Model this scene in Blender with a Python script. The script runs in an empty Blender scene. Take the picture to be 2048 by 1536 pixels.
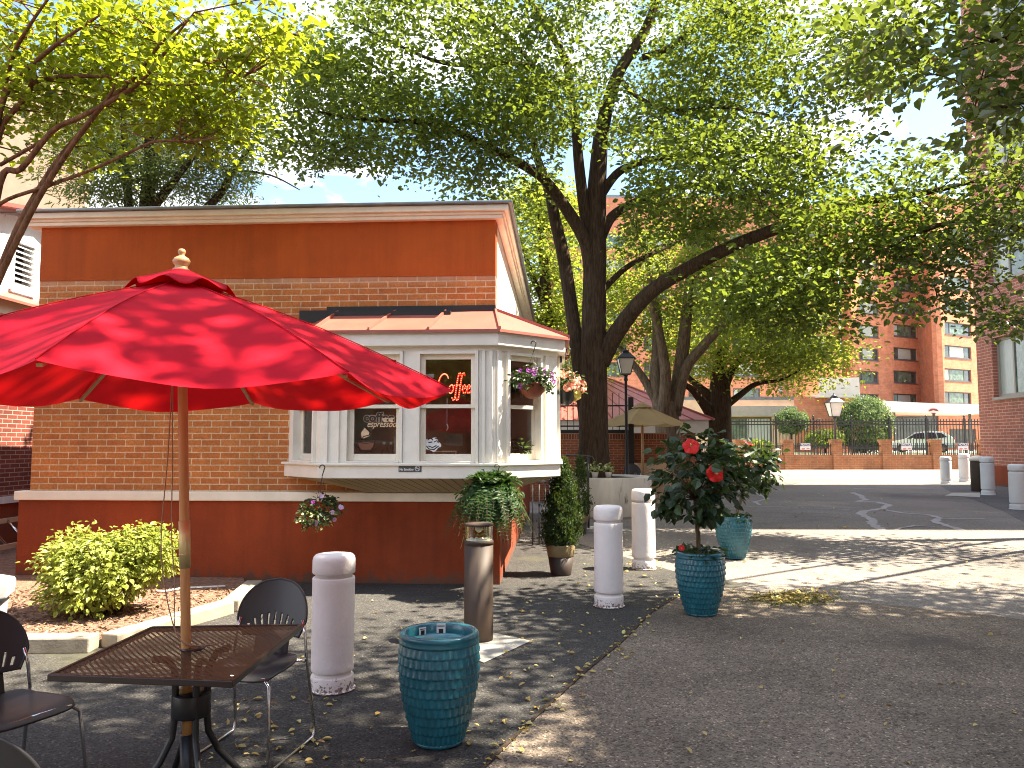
import bpy, bmesh, math, random
import numpy as np
from mathutils import Vector, Matrix
random.seed(7); RNG = np.random.default_rng(11)
R = math.radians
SC = bpy.context.scene; COL = SC.collection

# ------------------------------------------------------------------ camera
EYE = 1.6; FPX = 1540.0; HOR = 886.0
PITCH = math.atan((HOR - 768) / FPX)
cam_d = bpy.data.cameras.new("camera"); cam = bpy.data.objects.new("camera", cam_d); COL.objects.link(cam)
cam.location = (0, 0, EYE); cam.rotation_euler = (math.pi / 2 + PITCH, 0, 0)
cam_d.sensor_width = 36; cam_d.lens = 36 * FPX / 2048; cam_d.clip_start = 0.05; cam_d.clip_end = 2000
SC.camera = cam
CP, SP = math.cos(PITCH), math.sin(PITCH)

def ray(px, py):
    x = (px - 1024) / FPX; u = (768 - py) / FPX
    return Vector((x, CP - u * SP, SP + u * CP))
def P(px, py, Y):
    d = ray(px, py); return Vector((d.x, d.y, d.z)) * (Y / d.y) + Vector((0, 0, EYE))
def G(px, py, z=0.0):
    d = ray(px, py); t = (z - EYE) / d.z
    return Vector((d.x * t, d.y * t, z))
def proj(p):
    x, y, z = p[0], p[1], p[2] - EYE
    f = y * CP + z * SP; u = -y * SP + z * CP
    return 1024 + FPX * x / f, 768 - FPX * u / f

class Seg:
    """a vertical plane through two plan points; s runs along it, d outward (to the right-hand side of p->q seen from above is -d)"""
    def __init__(self, p, q):
        self.p = Vector((p[0], p[1])); q = Vector((q[0], q[1])); self.L = (q - self.p).length
        self.t = (q - self.p).normalized(); self.n = Vector((self.t.y, -self.t.x))
    def at(self, s, z, d=0.0):
        a = self.p + self.t * s + self.n * d; return Vector((a.x, a.y, z))
    def px(self, px, py, d=0.0):
        r = ray(px, py); o = self.p + self.n * d
        t = o.dot(self.n) / Vector((r.x, r.y)).dot(self.n)
        w = Vector((r.x * t, r.y * t)); return (w - o).dot(self.t), EYE + r.z * t

# ------------------------------------------------------------------ objects
OFF = {}
def props(o, label=None, cat=None, group=None, kind=None):
    if label: o["label"] = label
    if cat: o["category"] = cat
    if group: o["group"] = group
    if kind: o["kind"] = kind
    return o
def thing(name, loc, label, cat, group=None, rz=0.0):
    o = bpy.data.objects.new(name, None); COL.objects.link(o); o.empty_display_size = 0.1
    o.location = loc; o.rotation_euler = (0, 0, rz); OFF[o.name] = Vector(loc)
    return props(o, label, cat, group)
def copy_tree(o, parent=None):
    c = o.copy(); COL.objects.link(c)
    if parent: c.parent = parent
    for ch in list(o.children): copy_tree(ch, c)
    return c

class MB:
    def __init__(s): s.v = []; s.f = []; s.sm = []
    def add(s, vs, fs, smooth=False):
        b = len(s.v); s.v.extend([tuple(x) for x in vs])
        for f in fs: s.f.append([b + i for i in f]); s.sm.append(smooth)
        return s
    def hexa(s, p):
        return s.add(p, [(0, 3, 2, 1), (4, 5, 6, 7), (0, 1, 5, 4), (1, 2, 6, 5), (2, 3, 7, 6), (3, 0, 4, 7)])
    def box(s, c, d, rz=0.0):
        x, y, z = d[0] / 2, d[1] / 2, d[2] / 2; ca, sa = math.cos(rz), math.sin(rz); p = []
        for zz in (-z, z):
            for (a, b) in ((-x, -y), (x, -y), (x, y), (-x, y)):
                p.append((c[0] + a * ca - b * sa, c[1] + a * sa + b * ca, c[2] + zz))
        return s.hexa(p)
    def ob(s, g, s0, s1, z0, z1, d0, d1):
        if s1 <= s0 or z1 <= z0: return s
        p = [g.at(a, z, d) for z in (z0, z1) for (a, d) in ((s0, d1), (s1, d1), (s1, d0), (s0, d0))]
        return s.hexa(p)
    def prism(s, pts, z0, z1):
        n = len(pts)
        return s.add([(p[0], p[1], z0) for p in pts] + [(p[0], p[1], z1) for p in pts],
                     [tuple(range(n))[::-1], tuple(range(n, 2 * n))] + [(i, (i + 1) % n, n + (i + 1) % n, n + i) for i in range(n)])
    def tube(s, pts, r, n=8, caps=True, smooth=True):
        pts = [Vector(p) for p in pts]; m = len(pts)
        if not hasattr(r, "__len__"): r = [r] * m
        t0 = (pts[1] - pts[0]).normalized(); up = Vector((0, 0, 1)) if abs(t0.z) < .9 else Vector((1, 0, 0))
        a = t0.cross(up).normalized(); vs = []
        for i in range(m):
            t = (pts[min(i + 1, m - 1)] - pts[max(i - 1, 0)])
            t = t.normalized() if t.length > 1e-9 else t0
            a = (a - t * a.dot(t)); a = a.normalized() if a.length > 1e-6 else t.orthogonal().normalized()
            b = t.cross(a)
            for k in range(n):
                w = 2 * math.pi * k / n; vs.append(pts[i] + (a * math.cos(w) + b * math.sin(w)) * r[i])
        fs = [(i * n + k, i * n + (k + 1) % n, (i + 1) * n + (k + 1) % n, (i + 1) * n + k) for i in range(m - 1) for k in range(n)]
        if caps: fs += [tuple(range(n))[::-1], tuple(range((m - 1) * n, m * n))]
        return s.add(vs, fs, smooth)
    def lathe(s, prof, n=24, c=(0, 0, 0), smooth=True, fn=None):
        vs = []; m = len(prof)
        for (r, z) in prof:
            for k in range(n):
                w = 2 * math.pi * k / n; rr = r * (fn(w, z) if fn else 1)
                vs.append((c[0] + rr * math.cos(w), c[1] + rr * math.sin(w), c[2] + z))
        fs = [(i * n + k, i * n + (k + 1) % n, (i + 1) * n + (k + 1) % n, (i + 1) * n + k) for i in range(m - 1) for k in range(n)]
        fs += [tuple(range(n))[::-1], tuple(range((m - 1) * n, m * n))]
        return s.add(vs, fs, smooth)
    def ball(s, c, r, n=10, m=6):
        if not hasattr(r, "__len__"): r = (r, r, r)
        vs = []
        for i in range(m + 1):
            a = -math.pi / 2 + math.pi * i / m * .998 + .003
            for k in range(n):
                w = 2 * math.pi * k / n
                vs.append((c[0] + r[0] * math.cos(a) * math.cos(w), c[1] + r[1] * math.cos(a) * math.sin(w), c[2] + r[2] * math.sin(a)))
        fs = [(i * n + k, i * n + (k + 1) % n, (i + 1) * n + (k + 1) % n, (i + 1) * n + k) for i in range(m) for k in range(n)]
        return s.add(vs, fs, True)
    def grid(s, fn, nu, nv, skip=None, smooth=True):
        vs = [fn(i / nu, j / nv) for j in range(nv + 1) for i in range(nu + 1)]
        fs = [(j * (nu + 1) + i, j * (nu + 1) + i + 1, (j + 1) * (nu + 1) + i + 1, (j + 1) * (nu + 1) + i)
              for j in range(nv) for i in range(nu) if not (skip and skip((i + .5) / nu, (j + .5) / nv))]
        return s.add(vs, fs, smooth)
    def build(s, name, mat, parent=None, bevel=0, solid=0, recalc=True, local=False, sub=0):
        off = Vector((0, 0, 0)) if local or parent is None else OFF.get(parent.name, Vector((0, 0, 0)))
        me = bpy.data.meshes.new(name)
        me.from_pydata([(x[0] - off.x, x[1] - off.y, x[2] - off.z) for x in s.v], [], s.f)
        me.polygons.foreach_set("use_smooth", s.sm)
        if recalc:
            bm = bmesh.new(); bm.from_mesh(me); bmesh.ops.recalc_face_normals(bm, faces=bm.faces); bm.to_mesh(me); bm.free()
        if mat: me.materials.append(mat)
        o = bpy.data.objects.new(name, me); COL.objects.link(o)
        if parent:
            o.parent = parent; OFF[o.name] = off
        else: OFF[o.name] = Vector((0, 0, 0))
        if solid:
            md = o.modifiers.new("solid", "SOLIDIFY"); md.thickness = solid; md.offset = 0
        if bevel:
            md = o.modifiers.new("bevel", "BEVEL"); md.width = bevel; md.segments = 2; md.limit_method = "ANGLE"
        if sub:
            md = o.modifiers.new("sub", "SUBSURF"); md.levels = sub; md.render_levels = sub
        return o

def np_mesh(name, V, F, mat, parent=None, smooth=False):
    """V (n,3), F (m,4) numpy arrays -> one mesh object"""
    off = OFF.get(parent.name, Vector((0, 0, 0))) if parent else Vector((0, 0, 0))
    me = bpy.data.meshes.new(name); n, m = len(V), len(F); k = F.shape[1]
    me.vertices.add(n); me.vertices.foreach_set("co", (V - np.array(off)).astype(np.float32).ravel())
    me.loops.add(m * k); me.loops.foreach_set("vertex_index", F.astype(np.int32).ravel())
    me.polygons.add(m); me.polygons.foreach_set("loop_start", np.arange(0, m * k, k, dtype=np.int32))
    me.polygons.foreach_set("loop_total", np.full(m, k, dtype=np.int32))
    me.polygons.foreach_set("use_smooth", np.full(m, smooth))
    me.update(calc_edges=True); me.materials.append(mat)
    o = bpy.data.objects.new(name, me); COL.objects.link(o)
    if parent: o.parent = parent; OFF[o.name] = off
    return o

def unit(a): return a / np.maximum(np.linalg.norm(a, axis=1, keepdims=True), 1e-9)
def leaf_mesh(C, L, up=None, tilt=.6, wid=.62, fold=.25, direction=None, droop=0.0):
    """C leaf positions, L leaf lengths: two folded quads per leaf -> V, F"""
    n = len(C); L = np.broadcast_to(np.asarray(L, float), (n,))
    nrm = np.zeros((n, 3)); nrm[:, 2] = 1
    if up is not None: nrm = unit(np.asarray(up, float))
    nrm = unit(nrm + RNG.normal(0, tilt, (n, 3)))
    d = RNG.normal(0, 1, (n, 3)) if direction is None else direction + RNG.normal(0, .45, (n, 3))
    d[:, 2] -= droop
    d = unit(d - nrm * np.sum(d * nrm, axis=1, keepdims=True)); e = np.cross(nrm, d)
    l = L[:, None]; w = l * wid * .5
    b = C; t = C + d * l - nrm * l * .06
    a1 = C + d * l * .30; a2 = C + d * l * .66
    up_ = nrm * w * fold * 2
    V = np.stack([b, a1 + e * w + up_, a2 + e * w * .82 + up_, t, a2 - e * w * .82 + up_, a1 - e * w + up_], 1).reshape(-1, 3)
    i = np.arange(n)[:, None] * 6
    F = np.concatenate([i + np.array([0, 1, 2, 3]), i + np.array([0, 3, 4, 5])], 0)
    return V, F
def merge(parts):
    V, F, b = [], [], 0
    for v, f in parts: V.append(v); F.append(f + b); b += len(v)
    return np.concatenate(V), np.concatenate(F)

# ------------------------------------------------------------------ materials
def base_mat(name):
    m = bpy.data.materials.new(name); m.use_nodes = True; nt = m.node_tree
    return m, nt, nt.nodes["Principled BSDF"]
def N(nt, t, **kw):
    n = nt.nodes.new(t)
    for k, v in kw.items():
        if k.startswith("i_"): n.inputs[k[2:].replace("_", " ")].default_value = v
        else: setattr(n, k, v)
    return n
def c4(c, k=1.0): return (c[0] * k, c[1] * k, c[2] * k, 1)
def ramp(nt, stops):
    r = N(nt, "ShaderNodeValToRGB"); e = r.color_ramp.elements
    while len(e) < len(stops): e.new(.5)
    for el, (p, c) in zip(e, stops): el.position = p; el.color = c4(c) if len(c) == 3 else c
    return r
def pm(name, col, rough=.6, var=.18, scale=6.0, bump=.15, bscale=60.0, metal=0.0, spots=None, stretch=None, coat=0.0, bdist=.004, streak=0.0, foot=None):
    """a painted / stone / fabric surface: base colour with soft uneven patches, fine grain bump, optional spots (colour, scale, threshold)"""
    m, nt, b = base_mat(name); L = nt.links.new
    tc = N(nt, "ShaderNodeTexCoord"); src = tc.outputs["Object"]
    if stretch:
        mp = N(nt, "ShaderNodeMapping"); mp.inputs["Scale"].default_value = stretch; L(src, mp.inputs["Vector"]); src = mp.outputs["Vector"]
    n1 = N(nt, "ShaderNodeTexNoise", i_Scale=scale, i_Detail=6.0, i_Roughness=.6); L(src, n1.inputs["Vector"])
    r = ramp(nt, [(.3, tuple(c * (1 - var) for c in col)), (.7, tuple(min(1, c * (1 + var)) for c in col))]); L(n1.outputs["Fac"], r.inputs["Fac"])
    out = r.outputs["Color"]
    if spots:
        sc, sscale, th = spots
        n3 = N(nt, "ShaderNodeTexNoise", i_Scale=sscale, i_Detail=8.0, i_Roughness=.7); L(src, n3.inputs["Vector"])
        r3 = ramp(nt, [(th, (0, 0, 0)), (min(1, th + .08), (1, 1, 1))]); L(n3.outputs["Fac"], r3.inputs["Fac"])
        mx = N(nt, "ShaderNodeMix", data_type="RGBA"); L(r3.outputs["Color"], mx.inputs["Factor"]); L(out, mx.inputs["A"]); mx.inputs["B"].default_value = c4(sc)
        out = mx.outputs["Result"]
    if streak:   # runs of rain and dust down the wall
        mp2 = N(nt, "ShaderNodeMapping"); mp2.inputs["Scale"].default_value = (5, 5, .35); L(tc.outputs["Object"], mp2.inputs["Vector"])
        n6 = N(nt, "ShaderNodeTexNoise", i_Scale=1.6, i_Detail=7.0, i_Roughness=.65); L(mp2.outputs["Vector"], n6.inputs["Vector"])
        r6 = ramp(nt, [(.32, (1 - streak,) * 3), (.55, (1, 1, 1)), (.75, (1 + streak * .6,) * 3)]); L(n6.outputs["Fac"], r6.inputs["Fac"])
        m6 = N(nt, "ShaderNodeMix", data_type="RGBA", blend_type="MULTIPLY"); m6.inputs["Factor"].default_value = 1; L(out, m6.inputs["A"]); L(r6.outputs["Color"], m6.inputs["B"]); out = m6.outputs["Result"]
    if foot:     # splash dirt at the foot
        fc_, fh, fs = foot; sp = N(nt, "ShaderNodeSeparateXYZ"); L(tc.outputs["Object"], sp.inputs[0])
        n7 = N(nt, "ShaderNodeTexNoise", i_Scale=fs, i_Detail=7.0, i_Roughness=.7); L(tc.outputs["Object"], n7.inputs["Vector"])
        mr = N(nt, "ShaderNodeMapRange"); L(sp.outputs["Z"], mr.inputs["Value"]); mr.inputs["From Max"].default_value = fh; mr.inputs["To Min"].default_value = .75; mr.inputs["To Max"].default_value = .15
        sb = N(nt, "ShaderNodeMath", operation="SUBTRACT"); L(mr.outputs[0], sb.inputs[0]); L(n7.outputs["Fac"], sb.inputs[1])
        r7 = ramp(nt, [(.0, (0, 0, 0)), (.22, (1, 1, 1))]); L(sb.outputs[0], r7.inputs["Fac"])
        m7 = N(nt, "ShaderNodeMix", data_type="RGBA"); L(r7.outputs["Color"], m7.inputs["Factor"]); L(out, m7.inputs["A"]); m7.inputs["B"].default_value = c4(fc_); out = m7.outputs["Result"]
    L(out, b.inputs["Base Color"]); b.inputs["Roughness"].default_value = rough; b.inputs["Metallic"].default_value = metal
    b.inputs["Coat Weight"].default_value = coat
    if bump:
        n2 = N(nt, "ShaderNodeTexNoise", i_Scale=bscale, i_Detail=5.0); L(src, n2.inputs["Vector"])
        bp = N(nt, "ShaderNodeBump", i_Strength=bump, i_Distance=bdist); L(n2.outputs["Fac"], bp.inputs["Height"]); L(bp.outputs["Normal"], b.inputs["Normal"])
    return m
def wall_uv(nt):
    L = nt.links.new; tc = N(nt, "ShaderNodeTexCoord"); sp = N(nt, "ShaderNodeSeparateXYZ"); sn = N(nt, "ShaderNodeSeparateXYZ")
    L(tc.outputs["Object"], sp.inputs[0]); L(tc.outputs["Normal"], sn.inputs[0])
    a = N(nt, "ShaderNodeMath", operation="MULTIPLY"); L(sp.outputs["Y"], a.inputs[0]); L(sn.outputs["X"], a.inputs[1])
    c = N(nt, "ShaderNodeMath", operation="MULTIPLY"); L(sp.outputs["X"], c.inputs[0]); L(sn.outputs["Y"], c.inputs[1])
    d = N(nt, "ShaderNodeMath", operation="SUBTRACT"); L(a.outputs[0], d.inputs[0]); L(c.outputs[0], d.inputs[1])
    cb = N(nt, "ShaderNodeCombineXYZ"); L(d.outputs[0], cb.inputs["X"]); L(sp.outputs["Z"], cb.inputs["Y"])
    return cb.outputs[0], tc.outputs["Object"], sp
def brick(name, c1, c2, mortar, bw=.213, rh=.0677, ms=.006, rough=.85, bump=.5, dark=None, efflo=None, vert=False):
    m, nt, b = base_mat(name); L = nt.links.new; uv, ob, sp = wall_uv(nt)
    t = N(nt, "ShaderNodeTexBrick", offset=.5, i_Scale=1.0, i_Mortar_Size=ms, i_Mortar_Smooth=.15, i_Bias=-.1, i_Brick_Width=bw, i_Row_Height=rh)
    t.inputs["Color1"].default_value = c4(c1); t.inputs["Color2"].default_value = c4(c2); t.inputs["Mortar"].default_value = c4(mortar)
    L(uv, t.inputs["Vector"])
    n = N(nt, "ShaderNodeTexNoise", i_Scale=1.6, i_Detail=8.0, i_Roughness=.65); L(ob, n.inputs["Vector"])
    r = ramp(nt, [(.3, (.72, .70, .68)), (.7, (1.18, 1.15, 1.12))]); L(n.outputs["Fac"], r.inputs["Fac"])
    mx = N(nt, "ShaderNodeMix", data_type="RGBA", blend_type="MULTIPLY"); mx.inputs["Factor"].default_value = 1
    L(t.outputs["Color"], mx.inputs["A"]); L(r.outputs["Color"], mx.inputs["B"]); out = mx.outputs["Result"]
    n2 = N(nt, "ShaderNodeTexNoise", i_Scale=45.0, i_Detail=6.0); L(ob, n2.inputs["Vector"])
    r2 = ramp(nt, [(.35, (.7, .7, .7)), (.65, (1.15, 1.15, 1.15))]); L(n2.outputs["Fac"], r2.inputs["Fac"])
    m2 = N(nt, "ShaderNodeMix", data_type="RGBA", blend_type="MULTIPLY"); m2.inputs["Factor"].default_value = .7
    L(out, m2.inputs["A"]); L(r2.outputs["Color"], m2.inputs["B"]); out = m2.outputs["Result"]
    if dark:   # some bricks burnt darker: coarse cell noise on the brick grid
        t2 = N(nt, "ShaderNodeTexBrick", offset=.5, i_Scale=1.0, i_Mortar_Size=0.0, i_Bias=-.55, i_Brick_Width=bw, i_Row_Height=rh)
        t2.inputs["Color1"].default_value = (1, 1, 1, 1); t2.inputs["Color2"].default_value = c4(dark)
        L(uv, t2.inputs["Vector"])
        m3 = N(nt, "ShaderNodeMix", data_type="RGBA", blend_type="MULTIPLY"); m3.inputs["Factor"].default_value = .8
        L(out, m3.inputs["A"]); L(t2.outputs["Color"], m3.inputs["B"]); out = m3.outputs["Result"]
    if efflo:  # whitish salt stain near one height
        z0, z1, col = efflo
        mr = N(nt, "ShaderNodeMapRange"); L(sp.outputs["Z"], mr.inputs["Value"])
        mr.inputs["From Min"].default_value = z0; mr.inputs["From Max"].default_value = z1
        n4 = N(nt, "ShaderNodeTexNoise", i_Scale=5.0, i_Detail=6.0); L(ob, n4.inputs["Vector"])
        mu = N(nt, "ShaderNodeMath", operation="MULTIPLY"); L(mr.outputs[0], mu.inputs[0]); L(n4.outputs["Fac"], mu.inputs[1])
        m4 = N(nt, "ShaderNodeMix", data_type="RGBA"); L(mu.outputs[0], m4.inputs["Factor"]); L(out, m4.inputs["A"]); m4.inputs["B"].default_value = c4(col); out = m4.outputs["Result"]
    L(out, b.inputs["Base Color"]); b.inputs["Roughness"].default_value = rough
    iv = N(nt, "ShaderNodeMath", operation="SUBTRACT"); iv.inputs[0].default_value = 1; L(t.outputs["Fac"], iv.inputs[1])
    ad = N(nt, "ShaderNodeMath", operation="MULTIPLY_ADD"); L(n2.outputs["Fac"], ad.inputs[0]); ad.inputs[1].default_value = .35; L(iv.outputs[0], ad.inputs[2])
    bp = N(nt, "ShaderNodeBump", i_Strength=bump, i_Distance=.006); L(ad.outputs[0], bp.inputs["Height"]); L(bp.outputs["Normal"], b.inputs["Normal"])
    return m
def leafmat(name, cols, trans, tw=.45, rough=.45, spec=.35):
    """leaf: diffuse + translucent, each leaf its own tone"""
    m, nt, b = base_mat(name); L = nt.links.new
    g = N(nt, "ShaderNodeNewGeometry")
    st = [(i / max(1, len(cols) - 1), c) for i, c in enumerate(cols)]
    r = ramp(nt, st); L(g.outputs["Random Per Island"], r.inputs["Fac"])
    tcol = N(nt, "ShaderNodeMix", data_type="RGBA", blend_type="MIX"); tcol.inputs["Factor"].default_value = .65
    L(r.outputs["Color"], tcol.inputs["A"]); tcol.inputs["B"].default_value = c4(trans)
    L(r.outputs["Color"], b.inputs["Base Color"]); b.inputs["Roughness"].default_value = rough; b.inputs["Specular IOR Level"].default_value = spec
    tr = N(nt, "ShaderNodeBsdfTranslucent"); L(tcol.outputs["Result"], tr.inputs["Color"])
    ms = N(nt, "ShaderNodeMixShader"); ms.inputs[0].default_value = tw
    L(b.outputs[0], ms.inputs[1]); L(tr.outputs[0], ms.inputs[2]); L(ms.outputs[0], nt.nodes["Material Output"].inputs["Surface"])
    return m
def glass(name, tint=(1, 1, 1), rough=.0, refl=1.0):
    m, nt, b = base_mat(name); L = nt.links.new; nt.nodes.remove(b)
    t = N(nt, "ShaderNodeBsdfTransparent"); t.inputs["Color"].default_value = c4(tint)
    g = N(nt, "ShaderNodeBsdfGlossy"); g.inputs["Roughness"].default_value = rough
    tc = N(nt, "ShaderNodeTexCoord"); no = N(nt, "ShaderNodeTexNoise", i_Scale=1.5, i_Detail=1.0); L(tc.outputs["Object"], no.inputs["Vector"])
    bp = N(nt, "ShaderNodeBump", i_Strength=.04, i_Distance=.05); L(no.outputs["Fac"], bp.inputs["Height"]); L(bp.outputs["Normal"], g.inputs["Normal"])
    f = N(nt, "ShaderNodeFresnel", i_IOR=1.52); mu = N(nt, "ShaderNodeMath", operation="MULTIPLY_ADD"); L(f.outputs[0], mu.inputs[0]); mu.inputs[1].default_value = 1.6 * refl; mu.inputs[2].default_value = .02 * refl
    mu.use_clamp = True
    s = N(nt, "ShaderNodeMixShader"); L(mu.outputs[0], s.inputs[0]); L(t.outputs[0], s.inputs[1]); L(g.outputs[0], s.inputs[2])
    L(s.outputs[0], nt.nodes["Material Output"].inputs["Surface"]); return m
def emit(name, col, st):
    m, nt, b = base_mat(name); b.inputs["Base Color"].default_value = c4(col); b.inputs["Emission Color"].default_value = c4(col); b.inputs["Emission Strength"].default_value = st
    return m
def cloth(name, col, trans, tw=.35, rough=.8):
    m = pm(name, col, rough=rough, var=.10, scale=3, bump=.25, bscale=400, bdist=.001); nt = m.node_tree; L = nt.links.new
    b = nt.nodes["Principled BSDF"]; b.inputs["Specular IOR Level"].default_value = .2
    tr = N(nt, "ShaderNodeBsdfTranslucent"); tr.inputs["Color"].default_value = c4(trans)
    ms = N(nt, "ShaderNodeMixShader"); ms.inputs[0].default_value = tw
    L(b.outputs[0], ms.inputs[1]); L(tr.outputs[0], ms.inputs[2]); L(ms.outputs[0], nt.nodes["Material Output"].inputs["Surface"]); return m
def bark(name, c):
    m, nt, b = base_mat(name); L = nt.links.new; tc = N(nt, "ShaderNodeTexCoord"); mp = N(nt, "ShaderNodeMapping"); mp.inputs["Scale"].default_value = (1, 1, .14); L(tc.outputs["Object"], mp.inputs[0])
    n = N(nt, "ShaderNodeTexNoise", i_Scale=26.0, i_Detail=7.0, i_Roughness=.65); L(mp.outputs[0], n.inputs["Vector"])
    r = ramp(nt, [(.32, tuple(x * .45 for x in c)), (.62, tuple(x * 1.35 for x in c))]); L(n.outputs["Fac"], r.inputs["Fac"]); L(r.outputs["Color"], b.inputs["Base Color"])
    b.inputs["Roughness"].default_value = .95; b.inputs["Specular IOR Level"].default_value = .1
    bp = N(nt, "ShaderNodeBump", i_Strength=.9, i_Distance=.03); L(n.outputs["Fac"], bp.inputs["Height"]); L(bp.outputs["Normal"], b.inputs["Normal"])
    return m
def ground_mat(name, c, grit, speck, patch=.3, gscale=160.0, pscale=.5, bump=.5, stain=None):
    m, nt, b = base_mat(name); L = nt.links.new; tc = N(nt, "ShaderNodeTexCoord"); o = tc.outputs["Object"]
    n1 = N(nt, "ShaderNodeTexNoise", i_Scale=pscale, i_Detail=9.0, i_Roughness=.62); L(o, n1.inputs["Vector"])
    r1 = ramp(nt, [(.28, tuple(x * (1 - patch) for x in c)), (.72, tuple(x * (1 + patch) for x in c))]); L(n1.outputs["Fac"], r1.inputs["Fac"])
    v = N(nt, "ShaderNodeTexVoronoi", i_Scale=gscale); L(o, v.inputs["Vector"])
    r2 = ramp(nt, [(0, grit), (.55, (1, 1, 1)), (.93, (1, 1, 1)), (1, speck)]); sx = N(nt, "ShaderNodeSeparateColor"); L(v.outputs["Color"], sx.inputs[0]); L(sx.outputs[0], r2.inputs["Fac"])
    mx = N(nt, "ShaderNodeMix", data_type="RGBA", blend_type="MULTIPLY"); mx.inputs["Factor"].default_value = 1; L(r1.outputs["Color"], mx.inputs["A"]); L(r2.outputs["Color"], mx.inputs["B"]); out = mx.outputs["Result"]
    n5 = N(nt, "ShaderNodeTexNoise", i_Scale=14.0, i_Detail=8.0, i_Roughness=.7); L(o, n5.inputs["Vector"])
    r5 = ramp(nt, [(.35, (.8, .8, .8)), (.65, (1.2, 1.2, 1.2))]); L(n5.outputs["Fac"], r5.inputs["Fac"])
    m5 = N(nt, "ShaderNodeMix", data_type="RGBA", blend_type="MULTIPLY"); m5.inputs["Factor"].default_value = .8; L(out, m5.inputs["A"]); L(r5.outputs["Color"], m5.inputs["B"]); out = m5.outputs["Result"]
    n8 = N(nt, "ShaderNodeTexNoise", i_Scale=.16, i_Detail=10.0, i_Roughness=.68, i_Distortion=.6); L(o, n8.inputs["Vector"])
    r8 = ramp(nt, [(.36, (.68, .68, .70)), (.47, (1, 1, 1)), (.60, (1.0, 1.0, 1.0)), (.68, (1.28, 1.25, 1.2))]); L(n8.outputs["Fac"], r8.inputs["Fac"])
    m8 = N(nt, "ShaderNodeMix", data_type="RGBA", blend_type="MULTIPLY"); m8.inputs["Factor"].default_value = 1; L(out, m8.inputs["A"]); L(r8.outputs["Color"], m8.inputs["B"]); out = m8.outputs["Result"]
    if stain:
        sc, ss, th = stain
        n3 = N(nt, "ShaderNodeTexNoise", i_Scale=ss, i_Detail=6.0, i_Roughness=.6); mp = N(nt, "ShaderNodeMapping"); mp.inputs["Location"].default_value = (7, 3, 0); L(o, mp.inputs[0]); L(mp.outputs[0], n3.inputs["Vector"])
        r3 = ramp(nt, [(th, (0, 0, 0)), (th + .14, (1, 1, 1))]); L(n3.outputs["Fac"], r3.inputs["Fac"])
        m3 = N(nt, "ShaderNodeMix", data_type="RGBA"); L(r3.outputs["Color"], m3.inputs["Factor"]); L(out, m3.inputs["A"]); m3.inputs["B"].default_value = c4(sc); out = m3.outputs["Result"]
    L(out, b.inputs["Base Color"]); b.inputs["Roughness"].default_value = .92; b.inputs["Specular IOR Level"].default_value = .25
    bp = N(nt, "ShaderNodeBump", i_Strength=bump, i_Distance=.004); L(v.outputs["Distance"], bp.inputs["Height"]); L(bp.outputs["Normal"], b.inputs["Normal"])
    return m
# ------------------------------------------------------------------ light, sky
SUN_AZ, SUN_EL = R(1), R(57)
sdir = Vector((math.cos(SUN_AZ) * math.cos(SUN_EL), math.sin(SUN_AZ) * math.cos(SUN_EL), math.sin(SUN_EL)))
sl = bpy.data.lights.new("sun", "SUN"); sl.energy = 5.0; sl.angle = R(.5); sl.color = (1, .89, .72)
so = bpy.data.objects.new("sun", sl); COL.objects.link(so); so.rotation_euler = sdir.to_track_quat("Z", "Y").to_euler(); so.location = (30, 0, 40)
w = bpy.data.worlds.new("World"); SC.world = w; w.use_nodes = True; wt = w.node_tree; wl = wt.links.new
bg = wt.nodes["Background"]; bg.inputs["Strength"].default_value = .088
sky = N(wt, "ShaderNodeTexSky", sky_type="NISHITA", sun_disc=False, sun_elevation=SUN_EL, sun_rotation=math.pi / 2 - SUN_AZ, air_density=1.0, dust_density=.7, ozone_density=1.7)
tcw = N(wt, "ShaderNodeTexCoord"); mpw = N(wt, "ShaderNodeMapping"); mpw.inputs["Scale"].default_value = (1, 1, 2.4); mpw.inputs["Location"].default_value = (.35, .1, .25); wl(tcw.outputs["Generated"], mpw.inputs[0])
nw = N(wt, "ShaderNodeTexNoise", i_Scale=3.2, i_Detail=7.0, i_Roughness=.55); wl(mpw.outputs[0], nw.inputs["Vector"])
rw = ramp(wt, [(.49, (0, 0, 0)), (.61, (1, 1, 1))]); wl(nw.outputs["Fac"], rw.inputs["Fac"])
mw = N(wt, "ShaderNodeMix", data_type="RGBA"); wl(rw.outputs["Color"], mw.inputs["Factor"]); wl(sky.outputs[0], mw.inputs["A"]); mw.inputs["B"].default_value = (7.5, 7.6, 7.9, 1)
wl(mw.outputs["Result"], bg.inputs["Color"])
vs = SC.view_settings; vs.view_transform = "Standard"; vs.look = "None"; vs.exposure = 2.32; SC.cycles.pixel_filter_type = "BLACKMAN_HARRIS"; SC.cycles.filter_width = 1.05; vs.gamma = 1.0; vs.use_curve_mapping = False
SC.cycles.max_bounces = 7; SC.cycles.transparent_max_bounces = 16; SC.cycles.diffuse_bounces = 4; SC.cycles.glossy_bounces = 3; SC.cycles.transmission_bounces = 6
SC.cycles.caustics_reflective = False; SC.cycles.caustics_refractive = False
try:
    SC.cycles.use_denoising = True; SC.cycles.denoiser = "OPENIMAGEDENOISE"; SC.cycles.denoising_prefilter = "ACCURATE"
except Exception: pass

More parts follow.
